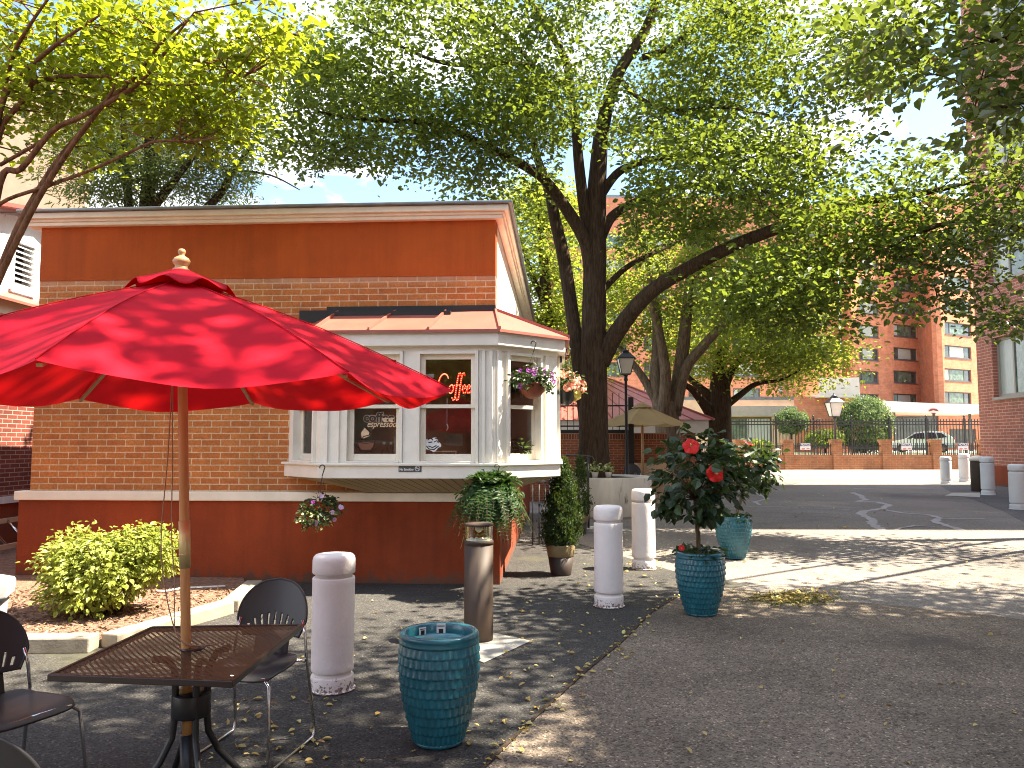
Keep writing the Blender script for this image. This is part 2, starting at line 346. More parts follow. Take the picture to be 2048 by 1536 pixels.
# ------------------------------------------------------------------ materials
M = {}
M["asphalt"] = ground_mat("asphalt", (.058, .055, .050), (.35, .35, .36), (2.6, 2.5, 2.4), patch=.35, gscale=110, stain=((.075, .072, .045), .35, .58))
M["road"] = ground_mat("road", (.205, .182, .158), (.55, .55, .56), (1.7, 1.7, 1.65), patch=.22, gscale=70, pscale=.35)
M["aggregate"] = ground_mat("aggregate", (.180, .146, .112), (.32, .31, .30), (2.5, 2.4, 2.2), patch=.34, gscale=95, pscale=.9, bump=.7, stain=((.07, .062, .055), .55, .60))
M["concrete"] = pm("concrete", (.36, .34, .29), .9, .2, 3, .3, 90)
M["kerb"] = pm("kerb_stone", (.34, .29, .21), .9, .3, 5, .5, 50)
M["mulch"] = pm("mulch", (.24, .14, .09), .95, .55, 22, 1.0, 70, bdist=.03)
M["soil"] = pm("soil", (.05, .032, .02), .95, .4, 20, .9, 60, bdist=.02)
M["wall_brick"] = brick("wall_brick", (.32, .085, .035), (.40, .13, .05), (.46, .34, .24), dark=(.35, .3, .3))
M["left_brick"] = brick("left_brick", (.16, .035, .02), (.24, .05, .03), (.42, .33, .28))
M["right_brick"] = brick("right_brick", (.38, .115, .065), (.44, .145, .085), (.58, .40, .32), bw=.42, rh=.118, ms=.012)
M["far_wall_brick"] = brick("far_wall_brick", (.40, .15, .05), (.48, .2, .08), (.42, .3, .2), bw=.42, rh=.13, ms=.012, dark=(.3, .28, .25))
M["tower_brick"] = brick("tower_brick", (.60, .215, .105), (.66, .26, .13), (.6, .3, .2), bw=.5, rh=.16, ms=.012, bump=.2)
M["stucco"] = pm("stucco", (.43, .082, .008), .92, .16, 1.3, .8, 120, spots=((.38, .10, .035), 9, .66), bdist=.010, streak=.14)
M["stucco_lower"] = pm("stucco_lower", (.28, .047, .009), .92, .30, .9, .9, 110, spots=((.40, .16, .08), 34, .73), bdist=.010, streak=.16, foot=((.13, .06, .035), .30, 9))
M["cream"] = pm("cream_paint", (.82, .75, .60), .55, .09, 4, .12, 40, spots=((.45, .34, .2), 14, .70))
M["white"] = pm("white_paint", (.80, .76, .66), .5, .07, 5, .10, 50, spots=((.5, .42, .3), 18, .72))
M["white_side"] = pm("white_side", (.74, .70, .62), .6, .08, 3, .2, 40)
M["weathered"] = pm("weathered_white", (.72, .73, .72), .7, .12, 6, .4, 25, spots=((.35, .33, .30), 10, .60), stretch=(1, 1, .4))
M["bay_roof"] = pm("red_metal_roof", (.36, .105, .075), .42, .12, 3, .05, 20, spots=((.45, .12, .08), 6, .68))
M["red_roof"] = pm("red_roof", (.36, .085, .065), .5, .2, 5, .1, 20)
M["dark_metal"] = pm("dark_metal", (.012, .012, .013), .4, .2, 5, .05, 50)
M["iron"] = pm("iron", (.014, .014, .016), .5, .2, 5, .1, 50)
M["tar"] = pm("tar_flashing", (.012, .010, .009), .6, .3, 9, .4, 30)
M["roof_edge"] = pm("roof_edge_metal", (.20, .22, .22), .45, .2, 6, .05, 20, metal=.6)
M["soffit"] = pm("soffit_board", (.42, .36, .22), .6, .1, 4, .1, 40)
M["room"] = pm("cafe_interior", (.42, .22, .11), .8, .4, 2, .1, 10)
M["glass"] = glass("window_glass", (.93, .95, .93))
M["bollard"] = pm("bollard_paint", (.74, .70, .66), .75, .05, 4, .5, 38, spots=((.60, .50, .44), 20, .70), bdist=.008)
M["grey_bollard"] = pm("grey_bollard_paint", (.66, .67, .67), .7, .05, 4, .3, 30, bdist=.006)
M["bronze"] = pm("bronze_paint", (.050, .030, .018), .62, .12, 6, .06, 80)
M["planter_concrete"] = pm("planter_concrete", (.58, .53, .44), .9, .18, 3, .4, 60, spots=((.22, .16, .10), 5, .62), stretch=(1, 1, .25))
M["pale_concrete"] = pm("pale_concrete", (.40, .41, .40), .9, .15, 4, .4, 60)
M["red_cloth"] = cloth("red_canvas", (.56, .002, .018), (.66, .008, .008), .30)
M["tan_cloth"] = cloth("tan_canvas", (.45, .32, .15), (.5, .34, .14), .35)
M["wood"] = pm("oiled_wood", (.56, .29, .10), .45, .25, 5, .1, 40, stretch=(6, 6, .5))
M["pale_wood"] = pm("pale_wood", (.46, .26, .11), .5, .2, 5, .1, 40, stretch=(6, 6, .5))
M["brass"] = pm("brass", (.70, .58, .28), .5, .08, 6, .02, 40, metal=.55)
M["cord"] = pm("cord", (.36, .24, .16), .9, .1, 20, .3, 200)
M["chrome"] = pm("chrome", (.55, .54, .53), .16, .05, 5, 0, metal=1)
M["plastic"] = pm("chair_plastic", (.030, .029, .031), .42, .1, 6, .12, 300, bdist=.001)
M["table"] = pm("table_steel", (.030, .019, .014), .34, .15, 5, .06, 120, bdist=.001)
M["teal"] = pm("teal_glaze", (.014, .115, .150), .26, .28, 7, .08, 60, spots=((.03, .17, .19), 12, .60), coat=.25)
M["teal_light"] = pm("light_teal_glaze", (.085, .33, .33), .28, .22, 7, .08, 60, spots=((.16, .42, .40), 12, .60), coat=.25)
M["terracotta"] = pm("terracotta", (.24, .06, .028), .6, .2, 6, .1, 40)
M["pot_dark"] = pm("dark_pot", (.035, .022, .016), .6, .2, 6, .1, 40)
M["pot_band"] = pm("tan_pot_band", (.20, .15, .07), .6, .2, 6, .1, 40)
M["white_pot"] = pm("white_pot", (.72, .70, .66), .5, .06, 6, .05, 40)
M["bark"] = bark("bark", (.060, .040, .026))
M["bark_light"] = bark("light_bark", (.17, .125, .085))
M["bark_red"] = bark("red_bark", (.17, .085, .045))
M["stem"] = pm("stem", (.10, .065, .03), .85, .25, 20, .4, 60)
M["leaf_main"] = leafmat("leaf_main", [(.03, .055, .012), (.06, .10, .016), (.09, .14, .02), (.15, .20, .03)], (.33, .41, .035), .42)
M["leaf_far"] = leafmat("leaf_far", [(.06, .10, .016), (.11, .16, .022), (.20, .25, .035)], (.50, .56, .05), .52)
M["leaf_dark"] = leafmat("leaf_dark", [(.02, .038, .014), (.045, .075, .02), (.08, .115, .03)], (.30, .38, .03), .42, rough=.28, spec=.8)
M["leaf_yellow"] = leafmat("leaf_yellow", [(.045, .07, .008), (.09, .12, .012), (.17, .20, .025)], (.52, .60, .02), .50)
M["leaf_willow"] = leafmat("leaf_willow", [(.045, .075, .022), (.075, .11, .03), (.12, .15, .045)], (.30, .38, .06), .42)
M["leaf_bush"] = leafmat("leaf_bush", [(.15, .20, .03), (.28, .33, .05), (.46, .50, .15)], (.54, .55, .08), .40)
M["leaf_hib"] = leafmat("leaf_hibiscus", [(.010, .022, .010), (.018, .040, .014), (.035, .065, .016)], (.10, .17, .02), .22, rough=.38, spec=.45)
M["leaf_cedar"] = leafmat("leaf_cedar", [(.016, .036, .012), (.03, .06, .015), (.06, .095, .02)], (.14, .2, .02), .25)
M["leaf_fern"] = leafmat("leaf_fern", [(.018, .05, .012), (.03, .075, .015), (.05, .105, .02)], (.10, .2, .02), .28)
M["leaf_petunia"] = leafmat("leaf_petunia", [(.018, .035, .012), (.035, .065, .018), (.07, .10, .03)], (.12, .18, .03), .25)
M["leaf_variegated"] = leafmat("leaf_variegated", [(.03, .06, .015), (.38, .44, .14), (.72, .74, .42)], (.5, .52, .15), .3)
M["leaf_round"] = leafmat("leaf_round", [(.05, .10, .035), (.09, .15, .05), (.18, .24, .11)], (.3, .4, .1), .35)
M["pet_red"] = leafmat("petal_red", [(.62, .010, .006), (.75, .02, .01)], (.9, .03, .01), .3)
M["pet_purple"] = leafmat("petal_purple", [(.13, .010, .13), (.26, .03, .28), (.50, .26, .50)], (.5, .08, .5), .3)
M["pet_peach"] = leafmat("petal_peach", [(.75, .22, .14), (.80, .36, .24), (.82, .50, .36)], (.9, .4, .25), .35)
M["pet_pink"] = leafmat("petal_pink", [(.62, .35, .62), (.78, .55, .74), (.8, .7, .8)], (.8, .5, .8), .3)
M["pet_yellow"] = leafmat("petal_yellow", [(.75, .62, .12), (.8, .7, .3)], (.9, .7, .1), .3)
M["dead_leaf"] = leafmat("dead_leaf", [(.40, .26, .06), (.52, .40, .13), (.58, .52, .20), (.30, .14, .05)], (.5, .36, .08), .2)
M["moss"] = leafmat("moss_tuft", [(.10, .11, .015), (.17, .17, .03), (.24, .21, .05)], (.2, .2, .02), .2)
M["seal"] = pm("crack_seal", (.31, .29, .28), .8, .15, 5, .1, 30)
M["tan_wall"] = pm("tan_wall", (.62, .42, .27), .9, .1, 2, .2, 30)
M["fascia_white"] = pm("house_fascia", (.72, .66, .56), .7, .06, 3, .1, 30)
M["win_frame"] = pm("grey_window_frame", (.10, .095, .09), .5, .1, 4, .05, 30)
M["win_frame_tan"] = pm("tan_window_frame", (.34, .30, .24), .5, .1, 4, .05, 30)
M["car_white"] = pm("car_paint", (.78, .78, .80), .25, .02, 3, 0, coat=.6)
M["car_glass"] = pm("car_glass", (.02, .025, .035), .08, .1, 3, 0)
M["tyre"] = pm("tyre", (.02, .02, .02), .8, .2, 9, .2, 60)
M["red_lens"] = pm("red_lens", (.5, .01, .01), .2, .1, 9, 0)
M["sign_grey"] = pm("sign_grey", (.075, .085, .08), .45, .08, 5, .05, 60)
M["sign_white"] = pm("sign_white", (.78, .77, .75), .5, .03, 5, 0)
M["sign_blue"] = pm("sign_blue", (.03, .05, .12), .5, .05, 5, 0)
M["sign_red"] = pm("sign_red", (.62, .18, .12), .5, .05, 5, 0)
M["maroon"] = pm("maroon_mark", (.20, .02, .03), .5, .05, 5, 0)
M["decal_dark"] = pm("decal_dark", (.022, .010, .007), .6, .1, 8, 0)
M["decal_light"] = pm("decal_light", (.66, .46, .28), .6, .1, 8, 0)
M["decal_brown"] = pm("decal_brown", (.17, .06, .025), .6, .1, 8, 0)
M["sticker_white"] = pm("sticker_white", (.75, .73, .70), .5, .1, 8, 0)
M["led_red"] = emit("led_red", (1, .015, .008), .50)
M["led_core"] = emit("led_warm", (1, .30, .15), .75)
M["led_blue"] = emit("led_blue", (.04, .06, 1), .6)
M["lamp_glass"] = pm("lamp_glass", (.68, .64, .56), .25, .05, 4, 0)
M["new_asphalt"] = ground_mat("new_asphalt", (.125, .12, .115), (.5, .5, .5), (1.7, 1.7, 1.65), patch=.2, gscale=70, pscale=.35)
M["lawn"] = pm("lawn", (.10, .17, .04), .9, .3, 3, .6, 80)
M["blind"] = pm("window_blind", (.42, .44, .38), .35, .15, 3, 0, stretch=(8, 8, 1), coat=.15)
M["pane_dark"] = pm("dark_pane", (.055, .065, .06), .12, .5, 1.5, 0, coat=.6)
M["pane_painted_reflection"] = pm("painted_reflection_pane", (.11, .16, .11), .18, .7, 2.5, 0, coat=.25)  # opaque pane, mottled green painted in as the reflection of trees
M["pane_teal"] = pm("teal_pane", (.20, .33, .30), .08, .3, 1.0, 0, coat=.5)

# ------------------------------------------------------------------ ground
def sheet(name, pts, z, mat, kind="structure"):
    mb = MB(); mb.add([(p[0], p[1], z) for p in pts], [tuple(range(len(pts)))]); o = mb.build(name, mat, recalc=False)
    if o.data.polygons[0].normal.z < 0: o.data.flip_normals()
    return props(o, kind=kind)
sheet("ground", [(-400, -200), (400, -200), (400, 600), (-400, 600)], 0, M["road"])
# dark asphalt strip along the cafe and the table
seam = [(960, 1545), (1040, 1465), (1105, 1405), (1170, 1345), (1243, 1285), (1300, 1228), (1352, 1196), (1402, 1178), (1470, 1176)]
sw = [G(x, y) for x, y in seam]
dk = [(-30, -6), (sw[0].x - .35, -6)] + [(p.x, p.y) for p in sw] + [(G(1500, 1170).x, G(1500, 1170).y), (G(1330, 1130).x, 9.8), (1.0, 12.6), (-6.3, 14.0), (-30, 14)]
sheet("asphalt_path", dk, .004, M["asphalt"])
s2 = [(1475, 1178), (1600, 1196), (1720, 1206), (1850, 1218), (1960, 1228), (2048, 1241), (2120, 1250)]
ag = [(sw[0].x - .30, -6)] + [(p.x + .02, p.y) for p in sw[:-1]] + [(G(x, y).x, G(x, y).y) for x, y in s2] + [(12, 5.8), (12, -6)]
sheet("aggregate_pavement", ag, .008, M["aggregate"])
# open seam between the two surfaces
mb = MB(); rr = random.Random(3)
for i in range(len(sw) - 2):
    a, b = sw[i], sw[i + 1]
    for k in range(6):
        p = a.lerp(b, k / 6); q = a.lerp(b, (k + 1) / 6)
        d = (q - p).normalized(); n = Vector((d.y, -d.x, 0)); w0 = rr.uniform(.008, .018)
        mb.add([(p - n * w0) + Vector((0, 0, .0125)), (q - n * w0) + Vector((0, 0, .0125)), (q + n * .012) + Vector((0, 0, .0125)), (p + n * .012) + Vector((0, 0, .0125))], [(0, 1, 2, 3)])
props(mb.build("pavement_seam", M["soil"]), kind="structure")
# sealed cracks in the far roadway
def ribbon(mb, pts, w0, z):
    pts = [G(x, y) for x, y in pts]
    fine = []
    for a, b in zip(pts, pts[1:]):
        n = max(2, int((b - a).length / .18))
        for k in range(n):
            p = a.lerp(b, k / n); fine.append(p + Vector((rr.uniform(-.03, .03), rr.uniform(-.05, .05), 0)))
    fine.append(pts[-1])
    for i, p in enumerate(fine):
        t = (fine[min(i + 1, len(fine) - 1)] - fine[max(i - 1, 0)]).normalized(); n = Vector((t.y, -t.x, 0)); ww = w0 * rr.uniform(.7, 1.3)
        mb.v.append(tuple(p - n * ww + Vector((0, 0, z)))); mb.v.append(tuple(p + n * ww + Vector((0, 0, z))))
    b0 = len(mb.v) - 2 * len(fine)
    for i in range(len(fine) - 1):
        mb.f.append([b0 + 2 * i, b0 + 2 * i + 1, b0 + 2 * i + 3, b0 + 2 * i + 2]); mb.sm.append(False)
mb = MB()
ribbon(mb, [(1704, 985), (1722, 992), (1730, 1000), (1716, 1003), (1755, 1004), (1778, 1010), (1762, 1018), (1728, 1022), (1722, 1028), (1745, 1040), (1742, 1048), (1765, 1060)], .085, .004)
ribbon(mb, [(1770, 1020), (1800, 1026), (1855, 1030), (1880, 1036), (1870, 1044), (1920, 1060)], .07, .008)
ribbon(mb, [(1872, 1038), (1970, 1038)], .04, .012)
ribbon(mb, [(1710, 978), (1755, 979)], .10, .012)
ribbon(mb, [(1512, 985), (1524, 992), (1534, 998), (1510, 1004), (1520, 1010)], .05, .004)
ribbon(mb, [(1440, 1012), (1560, 1014), (1700, 1020)], .03, .008)
ribbon(mb, [(1790, 1060), (1830, 1052), (1870, 1054)], .04, .012)
props(mb.build("road_crack_sealant", M["seal"]), kind="structure")
# concrete slab under the bollard light, kerb-side slab
q = [G(x, y) for x, y in ((880, 1296), (960, 1262), (1062, 1284), (968, 1328))]
sheet("concrete_pad", [(p.x, p.y) for p in q], .010, M["concrete"])
q = [G(x, y) for x, y in ((1480, 1000), (1480, 990), (1560, 990), (1560, 1000))]
sheet("lawn", [(5, 51.2), (60, 51.2), (60, 57), (5, 57)], .06, M["lawn"])
sheet("far_pavement", [(2, 47.6), (60, 47.6), (60, 51), (2, 51)], .05, M["fascia_white"])
q = [G(x, y) for x, y in ((1890, 992), (1905, 986), (1960, 986), (1960, 995))]
sheet("bin_pad", [(p.x, p.y) for p in q], .012, M["concrete"])
# dark strip of newer asphalt along the right-hand building
ra = [G(x, y) for x, y in ((1880, 972), (1905, 986), (1960, 1004), (2010, 1024), (2060, 1052), (2120, 1085))]
sheet("right_asphalt", [(p.x, p.y) for p in ra] + [(16.9, ra[-1].y), (18.1, 29.9)], .006, M["new_asphalt"])

# ------------------------------------------------------------------ cafe building
YAW = R(-3.46)
CO = G(990, 1168); ex = Vector((math.cos(YAW), math.sin(YAW))); ey = Vector((-math.sin(YAW), math.cos(YAW)))
def cf(u, v): a = Vector((CO.x, CO.y)) + ex * u + ey * v; return (a.x, a.y)
W0 = 5.6
front = Seg(cf(-W0, 0), cf(0, 0)); side = Seg(cf(0, 0), cf(0, 9))
sL = front.px(64, 900)[0]; L0 = front.L
zt1 = front.px(500, 983)[1]; zt0 = front.px(500, 1001)[1]; zbr = front.px(500, 557)[1]; zst = front.px(500, 449)[1]; zfa = front.px(500, 414, .16)[1] - .02
M["cafe_brick"] = brick("cafe_brick", (.46, .145, .034), (.60, .225, .055), (.66, .50, .31), dark=(.74, .68, .62), bw=.232, rh=.0745, ms=.0065, efflo=(zbr - .11, zbr + .03, (.62, .48, .34)))
left = Seg(cf(sL - W0, 9), cf(sL - W0, 0))
cafe = thing("cafe_building", (CO.x, CO.y, 0), "one storey brick and rust stucco cafe with cream bay window on its corner", "building")
bp = .55
uB = front.px(640, 940, bp)[0] - W0; uC = front.px(990, 940, bp)[0] - W0; uA = uB - bp
dD = .67; bayP = [(uA, 0), (uB, -bp), (uC, -bp), (uC + dD, -bp + dD), (uC + dD, 2.0), (0.0, 2.0 + uC + dD)]
BS = [Seg(cf(*a), cf(*b)) for a, b in zip(bayP, bayP[1:])]
oz0, oz1 = 1.30, 2.66   # hidden opening behind the bay
oa, ob_ = W0 + uA + .12, L0
mb = MB(); mb.ob(front, sL, oa, zt1, zbr, -.25, 0); mb.ob(front, oa, L0, zt1, oz0, -.25, 0); mb.ob(front, oa, L0, oz1, zbr, -.25, 0)
mb.ob(left, 0, 9 - .26, zt1, zbr, -.25, 0)
mb.build("brick_wall", M["cafe_brick"], cafe)
mb = MB(); mb.ob(front, sL, L0 + .001, zbr, zst + .05, -.25, .012); mb.build("upper_band", M["stucco"], cafe)
mb = MB(); mb.ob(front, sL - .09, L0 + .06, -.15, zt0, -.25, .06); mb.ob(side, .25, 9, -.15, zt0, -.25, .06); mb.ob(left, 0, 8.74, -.15, zt0, -.25, .06); mb.build("lower_band", M["stucco_lower"], cafe)
mb = MB(); mb.ob(front, sL - .13, L0 + .09, zt0, zt1, -.1, .10); mb.ob(side, .1, 9, zt0, zt1, -.1, .10); mb.build("trim_band", M["cream"], cafe, bevel=.012)
mb = MB(); mb.ob(side, .251, 9, oz1, zst + .05, -.25, -.004); mb.ob(front, L0 - .002, L0, oz1, zst, -.25, -.004); mb.ob(side, 2.2, 9, zt1, oz1, -.25, -.004); mb.ob(side, 0.251, 2.2, zt1, oz0, -.25, -.004); mb.build("side_wall", M["white_side"], cafe)
# fascia: three stepped boards, front and right side
mb = MB(); OV = .16
hgt = zfa - zst
for (a, b, d) in ((0, .30, OV - .07), (.30, .52, OV - .045), (.52, 1.0, OV)):
    mb.ob(front, sL - .16, L0 + d, zst + hgt * a, zst + hgt * b, .002, d); mb.ob(side, -.002, 9, zst + hgt * a, zst + hgt * b, .004, d)
mb.ob(front, sL - .16, L0 + .01, zst + .004, zfa, -.1, .0)
mb.build("fascia", M["cream"], cafe, bevel=.006)
mb = MB(); a = cf(sL - W0 - .2, -OV - .05); b = cf(OV + .05, -OV - .05); c = cf(OV + .05, 9.2); d = cf(sL - W0 - .2, 9.2)
mb.prism([a, b, c, d], zfa + .002, zfa + .035); mb.build("roof", M["roof_edge"], cafe, bevel=.008)
# --- bay levels
zs0 = BS[1].px(820, 957)[1]; zs1 = BS[1].px(820, 926)[1]; zh = BS[1].px(820, 699)[1]; ze = BS[1].px(820, 664)[1]; zr = front.px(900, 622)[1]
def off(u, v, d):   # bay outline pushed outwards
    return (u, v)
def bay_out(d):
    k = math.tan(R(22.5)) * d
    return [(uA - d * 1.414, 0), (uB - k, -bp - d), (uC + k, -bp - d), (uC + dD + d, -bp + dD - k), (uC + dD + d, 2.0 + k), (0.0, 2.0 + uC + dD + d * 1.414)]
def ring(mb, d0, d1, z0, z1):
    i, o = bay_out(d0), bay_out(d1)
    for k in range(5):
        p = [cf(*i[k]), cf(*i[k + 1]), cf(*o[k + 1]), cf(*o[k])]
        mb.hexa([(x[0], x[1], z) for z in (z0, z1) for x in (p[3], p[2], p[1], p[0])])
mb = MB(); ring(mb, -.05, .035, zs0, zs1 - .03); mb.build("bay_apron", M["white"], cafe, bevel=.006)
mb = MB(); ring(mb, -.06, .065, zs1 - .03, zs1); mb.build("bay_sill", M["white"], cafe, bevel=.008)
mb = MB(); ring(mb, -.05, .10, zh + .03, ze); mb.build("bay_fascia", M["white"], cafe, bevel=.006)
mb = MB(); ring(mb, -.05, .012, zh - .02, zh + .03); mb.build("bay_head", M["white"], cafe)
# bay floor and ceiling (close the box)
mb = MB(); bo = bay_out(-.05); mb.prism([cf(*x) for x in bo] + [cf(-.3, 2.4), cf(-.3, .3), cf(uA, .3)], zs1 - .06, zs1 - .035); mb.build("bay_floor", M["room"], cafe)
mb = MB(); mb.prism([cf(*x) for x in bo] + [cf(-.3, 2.4), cf(-.3, .3), cf(uA, .3)], zh + .032, zh + .05); mb.build("bay_ceiling", M["room"], cafe)
# bay roof
e = bay_out(.15); E = [cf(*x) for x in e]
top = [cf(uB + .02, -.0), cf(0, 0), cf(0, 1.7)]
mb = MB(); zE = ze + .005; v = []
P3 = lambda p, z: (p[0], p[1], z)
vsx = [P3(E[0], zE), P3(E[1], zE), P3(E[2], zE), P3(E[3], zE), P3(E[4], zE), P3(E[5], zE), P3(top[0], zr), P3(top[1], zr), P3(top[2], zr)]
mb.add(vsx, [(0, 1, 6), (1, 2, 7, 6), (2, 3, 7), (3, 4, 8, 7), (4, 5, 8)])
mb.add([(x, y, z - .03) for x, y, z in vsx[:6]] + vsx[:6], [(i, i + 1, i + 7, i + 6) for i in range(5)])
roofo = mb.build("bay_roof", M["bay_roof"], cafe)
def seamrib(a, b, w=.012, h=.03):
    a, b = Vector(a), Vector(b); t = (b - a).normalized(); n = t.cross(Vector((0, 0, 1))).normalized() * w; u = Vector((0, 0, h))
    MB().hexa([a - n, b - n, b + n, a + n, a - n + u, b - n + u, b + n + u, a + n + u]).build("roof_seam", M["bay_roof"], roofo)
for f_ in (.30, .62, 0.0, 1.0):
    a = Vector(vsx[1]).lerp(Vector(vsx[2]), f_); b = Vector(vsx[6]).lerp(Vector(vsx[7]), f_ if f_ in (0, 1) else min(1, f_ + .07)); seamrib(a, b)
seamrib(vsx[3], vsx[7], .014, .03); seamrib(vsx[4], vsx[8])
mb = MB(); mb.ob(front, W0 + uB - .12, L0 + .004, zr - .03, zr + .06, .001, .03); mb.ob(front, W0 + uB - .45, W0 + uB + .12, zr - .12, zr + .02, .001, .022)
mb.ob(front, W0 + uB - .05, W0 + uC - .55, zr - .09, zr - .02, .02, .16)
mb.build("tar_flashing", M["tar"], cafe)
# underside: sloping beadboard down to the trim band
i_ = bay_out(-.02)
lo = [cf(uB + .42, -.11), cf(.10, -.11), cf(.11, .22), cf(.11, 1.6)]
up = [cf(*i_[1]), cf(*i_[2]), cf(*i_[3]), cf(*i_[4])]
mb = MB(); bk = MB(); zl = zt1 + .005
for k in range(3):
    nb = (16, 8, 12)[k]
    for j in range(nb):
        for (g0, g1, tgt, dz) in ((.03, .94, mb, 0.0), (0, 1, bk, .012)):
            f0, f1 = (j + g0) / nb, (j + g1) / nb
            a = Vector(P3(up[k], zs0 + dz)).lerp(Vector(P3(up[k + 1], zs0 + dz)), f0); b = Vector(P3(up[k], zs0 + dz)).lerp(Vector(P3(up[k + 1], zs0 + dz)), f1)
            c = Vector(P3(lo[k], zl + dz)).lerp(Vector(P3(lo[k + 1], zl + dz)), f1); d = Vector(P3(lo[k], zl + dz)).lerp(Vector(P3(lo[k + 1], zl + dz)), f0)
            tgt.add([a, b, c, d], [(0, 1, 2, 3)])
a0 = Vector(P3(cf(*i_[0]), zs0)); mb.add([a0, P3(up[0], zs0), P3(lo[0], zl)], [(0, 1, 2)])
mb.build("soffit", M["soffit"], cafe, recalc=False); bk.build("soffit_backing", M["tar"], cafe, recalc=False)
# interior room seen through the panes
mb = MB()
rm = [cf(uA - .3, .35), cf(uA - .3, 3.2), cf(-.6, 3.2), cf(-.6, 2.6)]
mb.add([P3(cf(uA - .1, .28), zs1 - .04), P3(cf(uA - .1, 1.15), zs1 - .04), P3(cf(-.26, 1.15), zs1 - .04), P3(cf(-.26, .28), zs1 - .04),
        P3(cf(uA - .1, .28), zh + .05), P3(cf(uA - .1, 1.15), zh + .05), P3(cf(-.26, 1.15), zh + .05), P3(cf(-.26, .28), zh + .05)],
       [(0, 1, 5, 4), (1, 2, 6, 5), (2, 3, 7, 6), (0, 1, 2, 3), (4, 5, 6, 7)])
mb.build("interior", M["room"], cafe, recalc=False)
# --- windows in the bay
def dh_window(g, s0, s1, z0, z1, par, d=-.012):
    """double-hung window: casing > two sashes, two panes"""
    mb = MB(); cw = .035; dep = .05
    mb.ob(g, s0, s0 + cw, z0, z1, d - .10, d + dep); mb.ob(g, s1 - cw, s1, z0, z1, d - .10, d + dep)
    mb.ob(g, s0 + cw, s1 - cw, z1 - cw, z1, d - .10, d + dep); mb.ob(g, s0 + cw, s1 - cw, z0, z0 + .022, d - .10, d + dep + .02)
    fr = mb.build("window", M["white"], par, bevel=.004)
    zm = z0 + (z1 - z0) * .505; a, b = s0 + cw, s1 - cw; st = .052
    for (zz0, zz1, dd, rl, rh) in ((z0 + .022, zm + .02, -.05, .075, .04), (zm - .02, z1 - cw, -.012, .04, .055)):
        m = MB()
        m.ob(g, a, a + st, zz0, zz1, d + dd - .03, d + dd); m.ob(g, b - st, b, zz0, zz1, d + dd - .03, d + dd)
        m.ob(g, a + st, b - st, zz0, zz0 + rl, d + dd - .03, d + dd); m.ob(g, a + st, b - st, zz1 - rh, zz1, d + dd - .03, d + dd)
        m.build("sash", M["cream"], fr, bevel=.003)
        p = MB(); D = d + dd - .017; p.add([g.at(a + st - .005, zz0 + rl - .005, D), g.at(b - st + .005, zz0 + rl - .005, D), g.at(b - st + .005, zz1 - rh + .005, D), g.at(a + st - .005, zz1 - rh + .005, D)], [(0, 1, 2, 3)])
        p.build("pane", M["glass"], fr, recalc=False)
    return fr
def post(mb, g, s0, s1, d=.0): MB().ob(g, s0, s1, zs1, zh - .02, -.09, d).build("bay_post", M["white"], cafe, bevel=.004)
def mould(g, s, w_): MB().ob(g, s, s + w_, zs1, zh - .02, .002, .03).build("bay_moulding", M["white"], cafe, bevel=.004)
pm_ = MB(); f1 = BS[1]
def fx(x): return f1.px(x, 820)[0]
w1a, w1b, w2a, w2b = fx(690), fx(806), fx(834), fx(957)
dh_window(f1, w1a, w1b, zs1, zh - .02, cafe); dh_window(f1, w2a, w2b, zs1, zh - .02, cafe)
post(pm_, f1, 0.0, w1a - .001); post(pm_, f1, w1b + .001, w2a - .001, .01); post(pm_, f1, w2b + .001, f1.L)
for s in (.05, w1a - .09, w2b + .04, f1.L - .06): mould(f1, s, .035)
f2 = BS[2]; g0, g1 = f2.px(1012, 820)[0], f2.px(1082, 820)[0]
dh_window(f2, g0, g1, zs1, zh - .02, cafe); post(pm_, f2, 0.0, g0 - .001); post(pm_, f2, g1 + .001, f2.L)
for s in (.02, g1 + .05): mould(f2, s, .05)
f0 = BS[0]; h0, h1 = f0.L * .18, f0.L * .86
dh_window(f0, h0, h1, zs1, zh - .02, cafe); post(pm_, f0, 0, h0 - .001); post(pm_, f0, h1 + .001, f0.L)
f3 = BS[3]; dh_window(f3, .25, .95, zs1, zh - .02, cafe); dh_window(f3, 1.1, 1.8, zs1, zh - .02, cafe)
post(pm_, f3, 0, .249); post(pm_, f3, .951, 1.099); post(pm_, f3, 1.801, f3.L); f4 = BS[4]; post(pm_, f4, 0, f4.L)


# ------------------------------------------------------------------ lettering
def text(name, body, size, g, s, z, d, mat, parent=None, shear=0.0, ext=.001, bold=0.0, align="CENTER", sx=1.0):
    cu = bpy.data.curves.new(name, "FONT"); cu.body = body; cu.size = size; cu.shear = shear; cu.extrude = ext; cu.offset = bold; cu.align_x = align; cu.align_y = "BOTTOM_BASELINE"
    to = bpy.data.objects.new(name + "_t", cu); COL.objects.link(to); bpy.context.view_layer.update()
    me = bpy.data.meshes.new_from_object(to.evaluated_get(bpy.context.evaluated_depsgraph_get())); bpy.data.objects.remove(to)
    o0 = OFF.get(parent.name, Vector((0, 0, 0))) if parent else Vector((0, 0, 0))
    for v in me.vertices:
        p = g.at(s + v.co.x * sx, z + v.co.y, d + v.co.z) - o0; v.co = p
    me.materials.clear(); me.materials.append(mat); o = bpy.data.objects.new(name, me); COL.objects.link(o)
    if parent: o.parent = parent; OFF[o.name] = o0
    else: OFF[o.name] = Vector((0, 0, 0))
    return o
def gp(g, x, y, d): s, z = g.px(x, y, d); return g.at(s, z, d)
